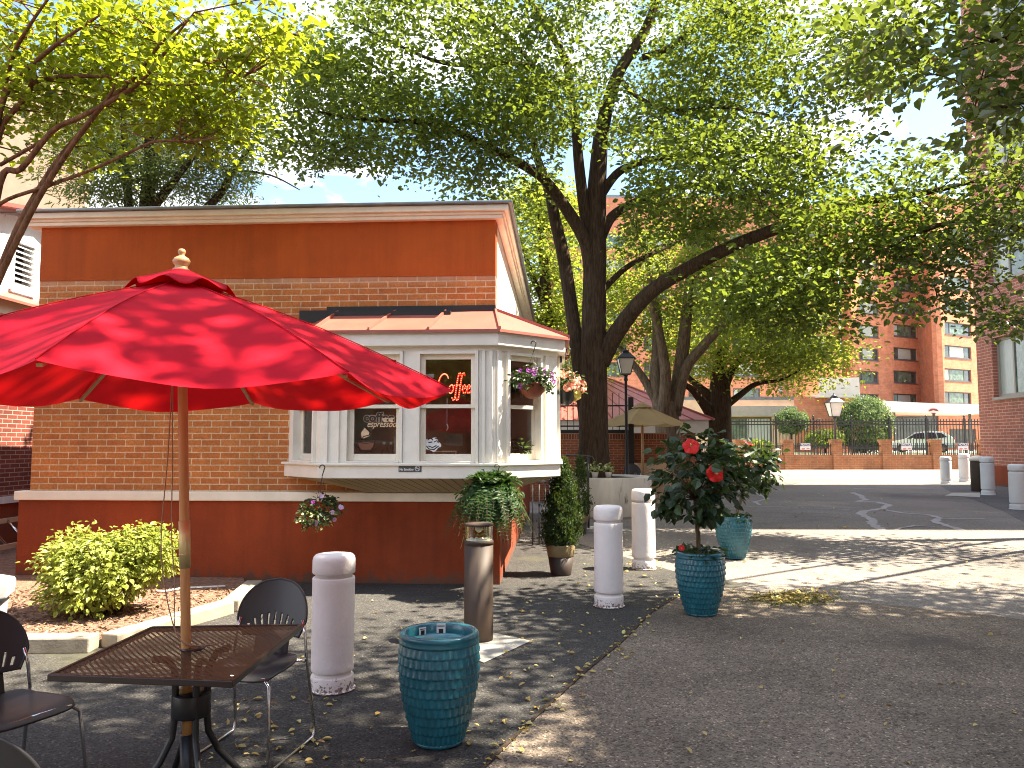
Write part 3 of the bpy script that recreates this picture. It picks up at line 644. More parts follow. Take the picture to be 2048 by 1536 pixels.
def flat(mb, g, poly, d0, d1):
    """polygon in (s, z) on a segment, extruded from d0 to d1"""
    n = len(poly); vs = [g.at(s, z, d0) for s, z in poly] + [g.at(s, z, d1) for s, z in poly]
    mb.add(vs, [tuple(range(n)), tuple(range(n, 2 * n))[::-1]] + [(i, (i + 1) % n, n + (i + 1) % n, n + i) for i in range(n)])
def pxpoly(g, pts, d): return [g.px(x, y, d) for x, y in pts]
def stroke(mb, g, pts, d, r, n=5):
    mb.tube([gp(g, x, y, d) for x, y in pts], r, n)
DG = -.012 - .05 - .017
# coffee espresso decal, on the inside of the lower left pane
dcl = thing("window_decal", gp(f1, 752, 850, DG), "dark brown coffee lettering with steaming cup on left front pane", "decal")
s, z = f1.px(758, 843, DG); text("lettering", "coffee", .140, f1, s, z, DG + .004, M["decal_dark"], dcl, bold=.005, sx=1.0)
text("lettering_outline", "coffee", .140, f1, s, z, DG + .0015, M["decal_light"], dcl, bold=.0085, sx=1.0)
s, z = f1.px(763, 854, DG); text("lettering", "espressoo", .100, f1, s, z, DG + .004, M["decal_light"], dcl, shear=.35, sx=.80, bold=.001)
mb = MB(); cup = [(715, 884), (749, 884), (747, 893), (741, 900), (723, 900), (717, 893)]
flat(mb, f1, pxpoly(f1, cup, DG), DG + .002, DG + .003); mb.build("cup", M["decal_brown"], dcl)
mb = MB()
for pts, r in (([(715, 884), (717, 893), (723, 900), (741, 900), (747, 893), (749, 884)], .004), ([(715, 884), (732, 881), (749, 884), (732, 887), (715, 884)], .003),
               ([(708, 881), (706, 886), (711, 892), (718, 896)], .005), ([(709, 893), (716, 902), (732, 905), (747, 902), (752, 896)], .0045),
               ([(722, 880), (727, 873), (738, 870), (741, 864), (733, 858), (728, 852)], .0045)):
    stroke(mb, f1, pts, DG + .004, r)
mb.build("cup_outline", M["decal_dark"], dcl)
mb = MB(); flat(mb, f1, pxpoly(f1, [(724, 878), (722, 866), (730, 855), (738, 864), (739, 872)], DG), DG + .001, DG + .002); mb.build("steam", M["decal_light"], dcl)
# pastry sticker
stk = thing("window_sticker", gp(f1, 865, 890, DG), "small white pastry sticker in the lower corner of right front pane", "sticker")
pts = []
for k in range(22):
    a = 2 * math.pi * k / 22; rr_ = 1 + .12 * math.sin(5 * a + 1) + rr.uniform(-.05, .05); pts.append((865 + 16 * rr_ * math.cos(a), 889 + 13.5 * rr_ * math.sin(a)))
mb = MB(); flat(mb, f1, pxpoly(f1, pts, DG), DG + .001, DG + .003); mb.build("badge", M["sticker_white"], stk)
mb = MB()
for pts in ([(853, 892), (858, 898), (868, 899), (877, 892)], [(857, 892), (865, 895), (873, 891)], [(855, 880), (861, 876), (866, 880)], [(868, 884), (874, 881), (877, 886)], [(857, 885), (864, 884)], [(870, 876), (875, 878)]):
    stroke(mb, f1, pts, DG + .004, .0055)
mb.build("pastry_print", M["decal_dark"], stk)
# lit script sign behind the upper right pane
DL = -.16
led = thing("lit_sign", gp(f1, 905, 770, DL), "red dotted light sign spelling Coffee in right front window", "sign")
def sgn(u, v): return f1.px(876 + u * 66, 787 - v * 40, DL)
cur = {}
cur["C"] = [(.17 + .155 * math.cos(R(a)) + .06 * math.sin(R(a)) * .5, .48 + .50 * math.sin(R(a))) for a in range(35, 318, 9)]
cur["o"] = [(.40 + .065 * math.cos(R(a)) + .02 * math.sin(R(a)), .22 + .21 * math.sin(R(a))) for a in range(0, 361, 24)]
def fl(x): return [(x - .075, -.22), (x - .04, -.33), (x, -.30), (x + .03, -.05), (x + .065, .35), (x + .10, .75), (x + .14, 1.0), (x + .18, 1.02), (x + .20, .88)]
cur["f"] = fl(.50); cur["g"] = fl(.61); cur["bar"] = [(.50, .40), (.58, .41), (.72, .43)]
def el(x): return [(x, .20), (x + .08, .26), (x + .105, .36), (x + .07, .43), (x + .02, .36), (x, .18), (x + .035, .03), (x + .09, .04), (x + .125, .14)]
cur["e"] = el(.74); cur["h"] = el(.875)
tub = MB(); dots = MB()
for pts in cur.values():
    wp = [f1.at(*sgn(u, v), DL) for u, v in pts]
    tub.tube(wp, .0095, 6)
    acc = 0
    for a, b in zip(wp, wp[1:]):
        n = max(1, int(round((b - a).length / .024)))
        for k in range(n):
            p = a.lerp(b, k / n) + Vector((f1.n.x, f1.n.y, 0)) * .009; dots.ball(p, .0058, 6, 4)
tub.build("tube_script", M["led_red"], led); dots.build("bulb_row", M["led_core"], led)
mb = MB(); ar = MB()
wp = [f1.at(*f1.px(858 + 22 * math.cos(R(a)), 772 + 15 * math.sin(R(a)), DL), DL) for a in range(5, 176, 10)]
ar.tube(wp, .008, 5); ar.build("blue_arc", M["led_blue"], led)
mb.ob(f1, *[f1.px(x, 780, DL)[0] for x in (852, 868)], f1.px(860, 755, DL)[1], f1.px(860, 748, DL)[1], DL - .004, DL); mb.build("white_panel", M["sticker_white"], led)

# no smoking plate on the apron
nsp = thing("no_smoking_sign", gp(f1, 820, 937, .036), "small grey no smoking plate on the apron under the front windows", "sign")
sa, za = f1.px(797, 944, .04); sb, zb = f1.px(843, 930, .04)
mb = MB(); mb.ob(f1, sa, sb, za, zb, .036, .042); mb.build("plate", M["sign_grey"], nsp, bevel=.002)
s, z = f1.px(813, 941, .042); text("lettering", "No Smoking", .036, f1, s, z, .0435, M["sign_white"], nsp, bold=.0006, sx=.85)
mb = MB(); c = f1.px(835, 937, .043)
mb.tube([f1.at(c[0] + .026 * math.cos(R(a)), c[1] + .026 * math.sin(R(a)), .0435) for a in range(0, 361, 20)], .0035, 5); mb.tube([f1.at(c[0] - .018, c[1] + .018, .044), f1.at(c[0] + .018, c[1] - .018, .044)], .003, 5)
mb.tube([f1.at(c[0] - .016, c[1], .0438), f1.at(c[0] + .016, c[1], .0438)], .003, 5); mb.build("prohibition_mark", M["sign_white"], nsp)

# ------------------------------------------------------------------ things inside the bay
def inside(g, x, y, d): return gp(g, x, y, d)
zf = zs1 - .035
def cupstack(x, d, h, r, name, label, cat, mat):
    s, _ = f1.px(x, 890, d); c = f1.at(s, zf, d); t = thing(name, c, label, cat); mb = MB(); mb.lathe([(r * .8, 0), (r, h * .12), (r * .98, h)], 16, c); mb.build("body", mat, t); return t
t = cupstack(795, -.42, .40, .045, "cup_stack", "tall stack of cream paper cups behind the left front pane", "cups", M["white_pot"])
mb = MB()
for k in range(7): mb.lathe([(.047, .06 + k * .05), (.049, .065 + k * .05), (.047, .07 + k * .05)], 16, OFF[t.name])
mb.build("cup_rim", M["cream"], t)
for (x, d, lab) in ((768, -.30, "brown syrup bottle nearest the cup decal in left pane"), (782, -.36, "slim brown syrup bottle beside the paper cup stack")):
    s, _ = f1.px(x, 890, d); c = f1.at(s, zf, d); t = thing("syrup_bottle", c, lab, "bottle", "bottles in the bay window"); mb = MB()
    mb.lathe([(.035, 0), (.036, .13), (.014, .18), (.013, .24)], 14, c); mb.build("bottle", M["decal_brown"], t)
    mb = MB(); mb.lathe([(.0365, .03), (.037, .035), (.037, .10), (.0365, .105)], 14, c); mb.build("label_band", M["sign_red"], t); mb = MB(); mb.lathe([(.016, .235), (.016, .265)], 10, c); mb.build("cap", M["sticker_white"], t)
s, _ = f1.px(893, 890, -.4); c = f1.at(s, zf, -.4); t = thing("display_case", c, "low steel and glass display case behind the pastry sticker", "display case")
mb = MB(); mb.ob(f1, s - .16, s + .13, zf, zf + .03, -.5, -.3); mb.ob(f1, s - .16, s + .13, zf + .15, zf + .165, -.5, -.3); mb.ob(f1, s + .115, s + .13, zf + .03, zf + .15, -.5, -.3); mb.build("case_frame", M["chrome"], t)
mb = MB(); mb.ob(f1, s - .15, s + .10, zf + .03, zf + .11, -.48, -.34); mb.build("tray", M["decal_light"], t)
s, _ = f1.px(922, 890, -.35); c = f1.at(s, zf, -.35); t = thing("napkin_box", c, "dark wooden napkin box standing right of the display case", "box")
mb = MB(); mb.ob(f1, s - .07, s + .07, zf, zf + .12, -.42, -.28); mb.build("body", M["pot_dark"], t, bevel=.006); mb = MB(); mb.ob(f1, s - .055, s + .055, zf + .06, zf + .10, -.28, -.275); mb.build("napkin", M["sticker_white"], t)
s, _ = f1.px(894, 830, -.10); t = thing("blind_pull", f1.at(s, f1.px(894, 812, -.1)[1], -.1), "white pull cord hanging behind the right front pane", "cord")
mb = MB(); z0 = f1.px(894, 815, -.1)[1]; z1 = f1.px(894, 848, -.1)[1]; mb.tube([f1.at(s, z0 + .1, -.1), f1.at(s, z1, -.1)], .004, 6); mb.build("string", M["sticker_white"], t)
mb = MB(); mb.tube([f1.at(s, z1, -.1), f1.at(s + .012, z1 - .04, -.1), f1.at(s - .006, z1 - .075, -.1)], [.009, .007, .005], 7); mb.build("knot", M["sticker_white"], t)
# potted plant on the facet sill
s, _ = f2.px(1032, 890, -.2); c = f2.at(s, zf, -.2); t = thing("sill_plant", c, "potted poinsettia like plant inside the angled bay window", "plant")
mb = MB(); mb.lathe([(.075, 0), (.10, .02), (.11, .13), (.105, .135)], 18, c); mb.build("pot", M["pot_band"], t)
n = 42; C_ = np.array([[c.x + RNG.normal(0, .05), c.y + RNG.normal(0, .05), c.z + .15 + abs(RNG.normal(0, .07))] for _ in range(n)])
V, F = leaf_mesh(C_, RNG.uniform(.08, .16, n), direction=unit(C_ - np.array(c) + np.array([0, 0, .05])), droop=.2, wid=.4); np_mesh("foliage", V, F, M["leaf_petunia"], t)
# ------------------------------------------------------------------ red patio umbrella
ux, uy = G(372, 1296, .72).x, G(372, 1296, .72).y
umb = thing("patio_umbrella", (ux, uy, 0), "large red canvas parasol with turned wooden finial rising through the mesh table", "umbrella")
def lean(p): return (ux + p[0] - .050 * (p[2] - .72) / 1.1, uy + p[1], p[2])
UR, UZ, UA, T0 = 1.19, 1.838, 2.325, -86
def rimpt(k, v, dz=0.0):
    a = R(T0 + 45 * k); r = UR * v
    return Vector((r * math.cos(a), r * math.sin(a), UZ + (UA - UZ) * (1 - v) ** 1.0 + .035 * math.sin(math.pi * v) + dz))
mb = MB()
for k in range(8):
    def fn(u, v, k=k):
        v = .05 + .95 * v
        p = rimpt(k, v).lerp(rimpt(k + 1, v), u); s4 = 4 * u * (1 - u)
        p.z -= .060 * s4 * v ** 1.6 - .006 * math.sin(9 * u * v + 3 * k) * s4; p.x *= 1 - .03 * s4 * v * v; p.y *= 1 - .03 * s4 * v * v
        return lean(p)
    mb.grid(fn, 12, 16)
can = mb.build("canopy", M["red_cloth"], umb)
bm = bmesh.new(); bm.from_mesh(can.data); bmesh.ops.remove_doubles(bm, verts=bm.verts, dist=.0008); bmesh.ops.recalc_face_normals(bm, faces=bm.faces)
for e_ in bm.edges:
    if len(e_.link_faces) == 2 and e_.calc_face_angle() > R(14): e_.smooth = False
bm.to_mesh(can.data); bm.free()
mb = MB()
for k in range(8): mb.tube([lean(rimpt(k, .06 + .94 * j / 10, .004)) for j in range(11)], .0025, 5)
mb.build("seam", M["red_cloth"], can)
def vent(u, v):
    a = 2 * math.pi * u + R(T0); r = .03 + .185 * v; w_ = math.cos(8 * a - 8 * R(T0) + math.pi)
    return lean(((r + .015 * v * w_) * math.cos(a), (r + .015 * v * w_) * math.sin(a), UA + .045 - .085 * v ** 1.1 - .020 * w_ * v * v))
MB().grid(vent, 64, 8).build("vent_cap", M["red_cloth"], umb, solid=.002)
fz = UA + .035
mb = MB(); fin = [(.036, 0), (.037, .012), (.028, .02), (.026, .03), (.036, .042), (.0375, .052), (.030, .064), (.014, .074), (.011, .08), (.016, .088), (.017, .096), (.012, .105), (.003, .108)]
mb.lathe(fin, 20, lean((0, 0, fz))); mb.build("finial", M["pale_wood"], umb)
mb = MB(); mb.tube([lean((0, 0, z)) for z in (.30, .72, 1.3, 1.9, UA)], .0205, 16); pole = mb.build("pole", M["wood"], umb)
mb = MB(); mb.tube([lean((0, 0, 1.06)), lean((0, 0, 1.262))], .0235, 16); mb.tube([lean((0, 0, 1.118)), lean((0, 0, 1.122))], .0245, 16); mb.build("brass_sleeve", M["brass"], pole)
mb = MB(); mb.tube([lean((0, 0, .03)), lean((0, 0, .36))], .03, 14); mb.lathe([(.20, 0), (.20, .02), (.05, .05)], 20, (ux + .03, uy, .004)); mb.build("base_sleeve", M["dark_metal"], umb)
for k in range(8):
    a = rimpt(k, .05, -.03); b = rimpt(k, .985, -.016); mb = MB(); p, q = Vector(lean(a)), Vector(lean(b)); t = (q - p).normalized(); n = t.cross(Vector((0, 0, 1))).normalized() * .009; u_ = n.cross(t).normalized() * .011
    if u_.z < 0: u_ = -u_
    mb.hexa([p - n - u_, q - n - u_, q + n - u_, p + n - u_, p - n, q - n, q + n, p + n]); rb = mb.build("rib", M["pale_wood"], umb)
    p, q = Vector(lean((.03 * math.cos(R(T0 + 45 * k)), .03 * math.sin(R(T0 + 45 * k)), 1.98))), Vector(lean(rimpt(k, .52, -.035)))
    MB().tube([p, q], .008, 6).build("strut", M["pale_wood"], rb)
mb = MB(); mb.lathe([(.045, 0), (.048, .02), (.048, .06), (.04, .075)], 16, lean((0, 0, 1.94))); mb.build("hub", M["pale_wood"], umb)
mb = MB()
for (o1, o2, o3) in ((-.055, -.075, .010), (-.035, -.03, .016)):
    pts = [lean((-.03, -.03, 1.92)), lean((o1, -.03, 1.55)), lean((o2 - .012, -.032, 1.2)), lean((o2, -.034, 1.0)), lean((-.03, -.035, .80)), lean((.01 + o3, -.03, .742)), lean((.08, .0, .731)), lean((.15, .03 + o3, .731))]
    fine = []
    for i in range(len(pts) - 1):
        p0, p1, p2, p3 = (Vector(pts[max(i - 1, 0)]), Vector(pts[i]), Vector(pts[i + 1]), Vector(pts[min(i + 2, len(pts) - 1)]))
        for j in range(6):
            t = j / 6; fine.append(.5 * ((2 * p1) + (p2 - p0) * t + (2 * p0 - 5 * p1 + 4 * p2 - p3) * t * t + (3 * p1 - p0 - 3 * p2 + p3) * t ** 3))
    mb.tube(fine + [Vector(pts[-1])], .0026, 5)
mb.build("pull_cord", M["cord"], umb)

# ------------------------------------------------------------------ mesh table
def perforated():
    m, nt, b = base_mat("perforated_steel"); L = nt.links.new; tc = N(nt, "ShaderNodeTexCoord"); mp = N(nt, "ShaderNodeMapping"); mp.inputs["Rotation"].default_value = (0, 0, R(2)); L(tc.outputs["Object"], mp.inputs[0])
    t = N(nt, "ShaderNodeTexBrick", offset=.5, i_Scale=1.0, i_Mortar_Size=.0062, i_Mortar_Smooth=.0, i_Brick_Width=.028, i_Row_Height=.0165); L(mp.outputs[0], t.inputs["Vector"])
    b.inputs["Base Color"].default_value = (.030, .018, .013, 1); b.inputs["Roughness"].default_value = .33
    tr = N(nt, "ShaderNodeBsdfTransparent"); ms = N(nt, "ShaderNodeMixShader"); L(t.outputs["Fac"], ms.inputs[0]); L(tr.outputs[0], ms.inputs[1]); L(b.outputs[0], ms.inputs[2]); L(ms.outputs[0], nt.nodes["Material Output"].inputs["Surface"]); return m
tq = [G(x, y, .72) for x, y in ((94, 1349), (465, 1362), (607, 1247), (303, 1252))]
tcx = sum(p.x for p in tq) / 4; tcy = sum(p.y for p in tq) / 4
tab = thing("patio_table", (ux + .03, uy, 0), "dark brown square table of perforated steel around the red parasol pole", "table")
mb = MB(); ins = [Vector((tcx, tcy, .716)).lerp(Vector((p.x, p.y, .716)), .955) for p in tq]; mb.add(ins, [(0, 1, 2, 3)]); mb.build("tabletop", perforated(), tab, recalc=False)
mb = MB(); out = [Vector((p.x, p.y, .72)) for p in tq]; ctr = Vector((tcx, tcy, .72)); inn = [ctr.lerp(p, .952) for p in out]
for i in range(4):
    j = (i + 1) % 4; d = Vector((0, 0, .026)); mb.hexa([out[i] - d, out[j] - d, inn[j] - d, inn[i] - d, out[i], out[j], inn[j], inn[i]])
mb.build("rim", M["table"], tab, bevel=.003)
mb = MB(); c0 = Vector((ux + .03, uy, 0)); mb.lathe([(.024, .717), (.05, .7175), (.05, .7205), (.024, .7215)], 20, c0); mb.build("collar", M["table"], tab)
for k in range(4):
    a = R(38 + 90 * k); dx, dy = math.cos(a), math.sin(a)
    prof = [(.16, .70), (.10, .685), (.072, .64), (.066, .55), (.066, .44), (.075, .36), (.12, .27), (.22, .15), (.34, .03), (.36, .012)]
    fine = []
    for i in range(len(prof) - 1):
        for j in range(4): fine.append((prof[i][0] + (prof[i + 1][0] - prof[i][0]) * j / 4, prof[i][1] + (prof[i + 1][1] - prof[i][1]) * j / 4))
    fine.append(prof[-1])
    lg = MB().tube([(c0.x + r_ * dx, c0.y + r_ * dy, z) for r_, z in fine], .0145, 10).build("leg", M["dark_metal"], tab)
    MB().lathe([(.022, 0), (.022, .02)], 12, (c0.x + .36 * dx, c0.y + .36 * dy, .002)).build("foot", M["tyre"], lg)
mb = MB(); mb.lathe([(.078, .44), (.08, .445), (.08, .53), (.078, .535)], 20, c0); mb.build("leg_ring", M["dark_metal"], tab)

# ------------------------------------------------------------------ chairs
def make_chair(label):
    t = thing("patio_chair", (0, 0, 0), label, "chair", "dark plastic chairs around the mesh table")
    def seat(u, v):
        a = 2 * u - 1; b = 2 * v - 1; k = math.sqrt(max(0, 1 - .30 * b * b * abs(b))); w_ = .225 * (1 - .12 * (1 - v)) * k
        z = .445 - .016 * (1 - a * a) * (1 - b * b) - .045 * max(0, v - .75) ** 2 * 8 + .02 * max(0, .2 - v) * 3
        return (a * w_, b * .205 * math.sqrt(max(.05, 1 - .28 * a ** 4)), z)
    MB().grid(seat, 22, 20).build("seat", M["plastic"], t, solid=.010, local=True, bevel=.003)
    def bx(u, v):
        a = 2 * u - 1; wv = .205 * (1 - max(0, (v - .30) / .70) ** 2.4) ** .5 * (.80 + .20 * min(1, v / .30)) if v < 1 else .002
        x = a * wv
        return (x, -.235 + .9 * x * x * 1.1 - .07 * v + .02, .545 + .295 * v)
    def slots(u, v):
        x, _, z = bx(u, v)
        if not (.10 < v < .40): return False
        for k in range(9):
            c = (k - 4) * .034; xx = c * (1 + .75 * (v - .1)); lim = .40 - .012 * (k - 4) ** 2
            if abs(x - xx) < .0055 and v < lim: return True
        return False
    mb = MB(); mb.grid(bx, 110, 34, skip=slots); mb.build("backrest", M["plastic"], t, solid=.009, local=True)
    rim = [bx(0, j / 24) for j in range(25)] + [bx(1, 1 - j / 24) for j in range(1, 25)]
    MB().tube(rim, .0065, 6).build("back_rim", M["plastic"], t, local=True)
    mb = MB(); mb.grid(lambda u, v: ((2 * u - 1) * .10, -.185 - .03 * v, .435 + .125 * v), 4, 4); mb.build("back_stem", M["plastic"], t, solid=.01, local=True)
    for s in (-1, 1):
        pts = [(s * .185, -.195, .64), (s * .205, -.19, .56), (s * .215, -.185, .46), (s * .222, -.20, .36), (s * .236, -.245, .10), (s * .238, -.25, .035), (s * .238, -.23, .012), (s * .238, -.10, .010), (s * .238, .18, .010), (s * .236, .22, .018), (s * .232, .225, .05), (s * .215, .195, .30), (s * .205, .185, .40), (s * .17, .17, .428), (0, .16, .43)]
        MB().tube(pts, .0085, 8).build("leg_frame", M["chrome"], t, local=True)
    MB().tube([(-.215, -.17, .43), (.215, -.17, .43)], .0085, 8).build("crossbar", M["chrome"], t, local=True)
    return t
ch = make_chair("dark slotted chair pushed in at the far side of the table, by the white bollard")
ch.location = (G(498, 1332, .45).x, G(498, 1332, .45).y + .04, 0); ch.rotation_euler.z = R(180 - 12)
for (x, y, rz, lab) in ((-2.20, 3.46, -115, "dark chair cut by the left edge, facing the table from the planting bed side"), (-1.44, 2.40, -8, "nearest dark chair with its back to the camera, lower left corner")):
    c = copy_tree(ch); c.location = (x, y, 0); c.rotation_euler.z = R(rz); c["label"] = lab

# ------------------------------------------------------------------ bollards
def bollard_prof(h, r):
    k = h / .92
    return [(r * .99, 0), (r, .012), (r * 1.0, .098 * k), (r * .985, .104 * k), (r * .87, .108 * k), (r * .87, .132 * k), (r * .985, .136 * k), (r, .142 * k), (r * .995, .45 * k), (r, .752 * k), (r * .985, .758 * k),
            (r * .87, .762 * k), (r * .87, .782 * k), (r * .985, .786 * k), (r * 1.01, .793 * k), (r * 1.01, .875 * k), (r * .97, .897 * k), (r * .87, .912 * k), (r * .55, h - .002), (r * .02, h)]
def scuffed_paint(name, col, dirt, h0):
    m = pm(name, col, .75, .05, 4, .55, 34, bdist=.008); nt = m.node_tree; L = nt.links.new; b = nt.nodes["Principled BSDF"]
    src = b.inputs["Base Color"].links[0].from_socket
    tc = N(nt, "ShaderNodeTexCoord"); sp = N(nt, "ShaderNodeSeparateXYZ"); L(tc.outputs["Object"], sp.inputs[0])
    n = N(nt, "ShaderNodeTexNoise", i_Scale=45.0, i_Detail=6.0, i_Roughness=.7); L(tc.outputs["Object"], n.inputs["Vector"])
    mr = N(nt, "ShaderNodeMapRange"); L(sp.outputs["Z"], mr.inputs["Value"]); mr.inputs["From Min"].default_value = 0; mr.inputs["From Max"].default_value = h0; mr.inputs["To Min"].default_value = .56; mr.inputs["To Max"].default_value = .24
    c = N(nt, "ShaderNodeMath", operation="LESS_THAN"); L(n.outputs["Fac"], c.inputs[0]); L(mr.outputs[0], c.inputs[1])
    mx = N(nt, "ShaderNodeMix", data_type="RGBA"); L(c.outputs[0], mx.inputs["Factor"]); L(src, mx.inputs["A"]); mx.inputs["B"].default_value = c4(dirt); L(mx.outputs["Result"], b.inputs["Base Color"]); return m
M["bollard"] = scuffed_paint("bollard_paint", (.76, .70, .66), (.20, .13, .10), .16)
BR = random.Random(5)
def wob(k): return lambda w_, z: 1 + .006 * math.sin(3 * w_ + 2 * z * 3 + k) + .004 * math.sin(7 * w_ + 9 * z + k * 2)
def bollard(px, py, top, wpx, label, mat, grp, k):
    g = G(px, py); Y = g.y; h = P(px, top, Y).z; r = wpx / FPX * Y / 2
    t = thing("bollard", g, label, "bollard", grp)
    pr = bollard_prof(h, r); fine = []
    for a, b in zip(pr, pr[1:]):
        n = max(1, int(abs(b[1] - a[1]) / .03))
        for j in range(n): fine.append((a[0] + (b[0] - a[0]) * j / n, a[1] + (b[1] - a[1]) * j / n))
    fine.append(pr[-1])
    ic = max(i for i, p in enumerate(fine) if p[1] < .775 * h / .92)
    MB().lathe(fine[:ic + 1], 48, g, fn=wob(k)).build("post", mat, t)
    MB().lathe(fine[ic:], 48, g, fn=wob(k)).build("cap", mat, t)
    # skirt of ragged paint / grout
    mb = MB(); n = 40; vs = []
    for i in range(n):
        a = 2 * math.pi * i / n; q = r * (1.04 + BR.uniform(0, .07)); vs += [(g.x + q * math.cos(a), g.y + q * math.sin(a), .0125), (g.x + r * math.cos(a), g.y + r * math.sin(a), .022)]
    mb.add(vs, [(2 * i, (2 * i + 2) % (2 * n), (2 * i + 3) % (2 * n), 2 * i + 1) for i in range(n)], True); mb.build("footing", mat, t)
    return t
bollard(664, 1379, 1106, 82, "white painted bollard nearest the camera, between chair and empty teal pot", M["bollard"], "white bollards in front of the cafe", 1)
bollard(1218, 1213, 1010, 57, "middle white bollard with rust stained foot, left of the hibiscus pot", M["bollard"], "white bollards in front of the cafe", 2)
bollard(1288, 1138, 977, 46, "farthest white front bollard, sunlit down one side before the round planter", M["bollard"], "white bollards in front of the cafe", 3)
for k, (x, y, tp, wd, lab) in enumerate(((2037, 1019, 928, 30, "pale grey bollard cut by the right edge of the photo"), (1977, 990, 913, 25, "pale grey bollard hiding half of the dark litter bin"),
                                         (1893, 968, 913, 20.5, "leftmost pale grey bollard by the right building"), (1930, 964, 907, 20.5, "pale grey bollard just left of the dark litter bin"))):
    bollard(x, y, tp, wd, lab, M["grey_bollard"], "grey bollards by the right building", 5 + k)
g = G(1957, 983); t = thing("litter_bin", g, "slim dark brown litter bin with pale lid among grey bollards", "bin"); r = 13 / FPX * g.y; h = P(1957, 922, g.y).z
MB().lathe([(r * .95, 0), (r, .02), (r, h - .02), (r * .98, h)], 24, g).build("body", M["bronze"], t); MB().lathe([(r * 1.04, h), (r * 1.05, h + .10), (r * .6, h + .17), (r * .1, h + .18)], 24, g).build("lid", M["cream"], t)

# ------------------------------------------------------------------ bollard light
g = G(957, 1281); r = 28.5 / FPX * g.y; h1 = P(957, 1080, g.y).z; h2 = P(957, 1046, g.y).z
lt = thing("bollard_light", g, "brown metal bollard lamp with clear lens on concrete pad", "lamp")
MB().lathe([(r * .99, .011), (r, .03), (r, h1 - .035)], 40, g).build("post", M["bronze"], lt)
MB().lathe([(r * 1.015, h1 - .034), (r * 1.02, h1 - .01), (r, h1), (r * .7, h1 + .002)], 40, g).build("collar", M["bronze"], lt)
def clear_lens():
    m, nt, b = base_mat("clear_lens"); L = nt.links.new; nt.nodes.remove(b); t = N(nt, "ShaderNodeBsdfTransparent"); t.inputs["Color"].default_value = (.90, .91, .78, 1)
    gl = N(nt, "ShaderNodeBsdfGlossy"); gl.inputs["Roughness"].default_value = .05; lw = N(nt, "ShaderNodeLayerWeight"); lw.inputs["Blend"].default_value = .35; ms = N(nt, "ShaderNodeMixShader")
    L(lw.outputs["Facing"], ms.inputs[0]); L(t.outputs[0], ms.inputs[1]); L(gl.outputs[0], ms.inputs[2]); L(ms.outputs[0], nt.nodes["Material Output"].inputs["Surface"]); return m
mb = MB(); n = 40
mb.add([(g.x + r * .97 * math.cos(2 * math.pi * k / n), g.y + r * .97 * math.sin(2 * math.pi * k / n), z) for z in (h1, h2 - .02) for k in range(n)], [(k, (k + 1) % n, n + (k + 1) % n, n + k) for k in range(n)], True); mb.build("lens", clear_lens(), lt)
MB().lathe([(r * .98, h2 - .022), (r * 1.0, h2 - .015), (r * 1.0, h2 - .006), (r * .95, h2), (r * .1, h2 + .003)], 40, g).build("lid", M["bronze"], lt)
MB().lathe([(.012, h2 - .075), (.028, h2 - .06), (.034, h2 - .023)], 18, g).build("lamp_bulb", M["lamp_glass"], lt)
mb = MB()
for k in range(10):
    a = 2 * math.pi * k / 10; mb.box((g.x + r * .62 * math.cos(a), g.y + r * .62 * math.sin(a), h1 + .008), (.03, .014, .012), a)
mb.lathe([(r * .9, h1 + .001), (r * .9, h1 + .004)], 30, g); mb.build("reflector", M["sign_white"], lt)

# ------------------------------------------------------------------ teal pots
def teal_pot(px, py, hz, wpx, label, name="teal_pot"):
    g = G(px, py); g.z = .012; k = wpx / FPX * g.y / .45; hh = hz
    t = thing(name, g, label, "pot", "teal glazed pots")
    def rad(z):
        s = z / hh; pts = [(0, .132), (.08, .150), (.2, .172), (.35, .195), (.5, .212), (.65, .222), (.8, .224), (.92, .220), (1.0, .214)]
        for (a, ra), (b, rb) in zip(pts, pts[1:]):
            if s <= b: return (ra + (rb - ra) * (s - a) / (b - a)) * k
        return pts[-1][1] * k
    nf, rows, sub = 34, 10, 6; n = nf * sub; rb_, rt_ = .02, hh - .055; mrow = rows * 9
    vs = []; zs = [rb_ + (rt_ - rb_) * j / mrow for j in range(mrow + 1)]
    for z in zs:
        for i in range(n):
            w_ = 2 * math.pi * i / n; f = i / sub
            tt = (rt_ - z) / (rt_ - rb_) * rows; row = int(min(rows - 1, tt)); fxx = (f + .5 * (row % 2)) % 1 - .5
            fr = tt - row
            scale = fr ** 1.4 * (1 - 1.7 * abs(fxx)) if fr > .03 else 0
            d = .0095 * scale - .0050 * (2 * abs(fxx)) ** 4 - .002 * (1 - (2 * abs(fxx)) ** 2) * (1 - fr) + .0015 * BR.uniform(-.3, .3)
            r_ = rad(z) + d * (1 if row > 0 else .8); vs.append((g.x + r_ * math.cos(w_), g.y + r_ * math.sin(w_), g.z + z))
    mb = MB(); mb.add(vs, [(j * n + i, j * n + (i + 1) % n, (j + 1) * n + (i + 1) % n, (j + 1) * n + i) for j in range(mrow) for i in range(n)], True)
    r0 = rad(rb_); mb.lathe([(r0 * .96, 0), (r0, .004), (r0, rb_)], 60, g); mb.build("body", M["teal"], t)
    rr_ = rad(hh)
    MB().lathe([(rad(rt_), rt_), (rad(rt_) + .003, rt_ + .012), (rr_ + .002, hh - .03), (rr_ + .006, hh - .022), (rr_ + .006, hh - .008), (rr_, hh), (rr_ - .024, hh), (rr_ - .03, hh - .008), (rr_ - .03, hh - .06), (rr_ - .04, hh - .15)], 72, g).build("rim", M["teal"], t)
    MB().lathe([(rr_ - .036, hh - .135), (.01, hh - .125)], 40, g).build("soil", M["soil"] if wpx != 158 else M["terracotta"], t)
    return t, g, rr_, hh
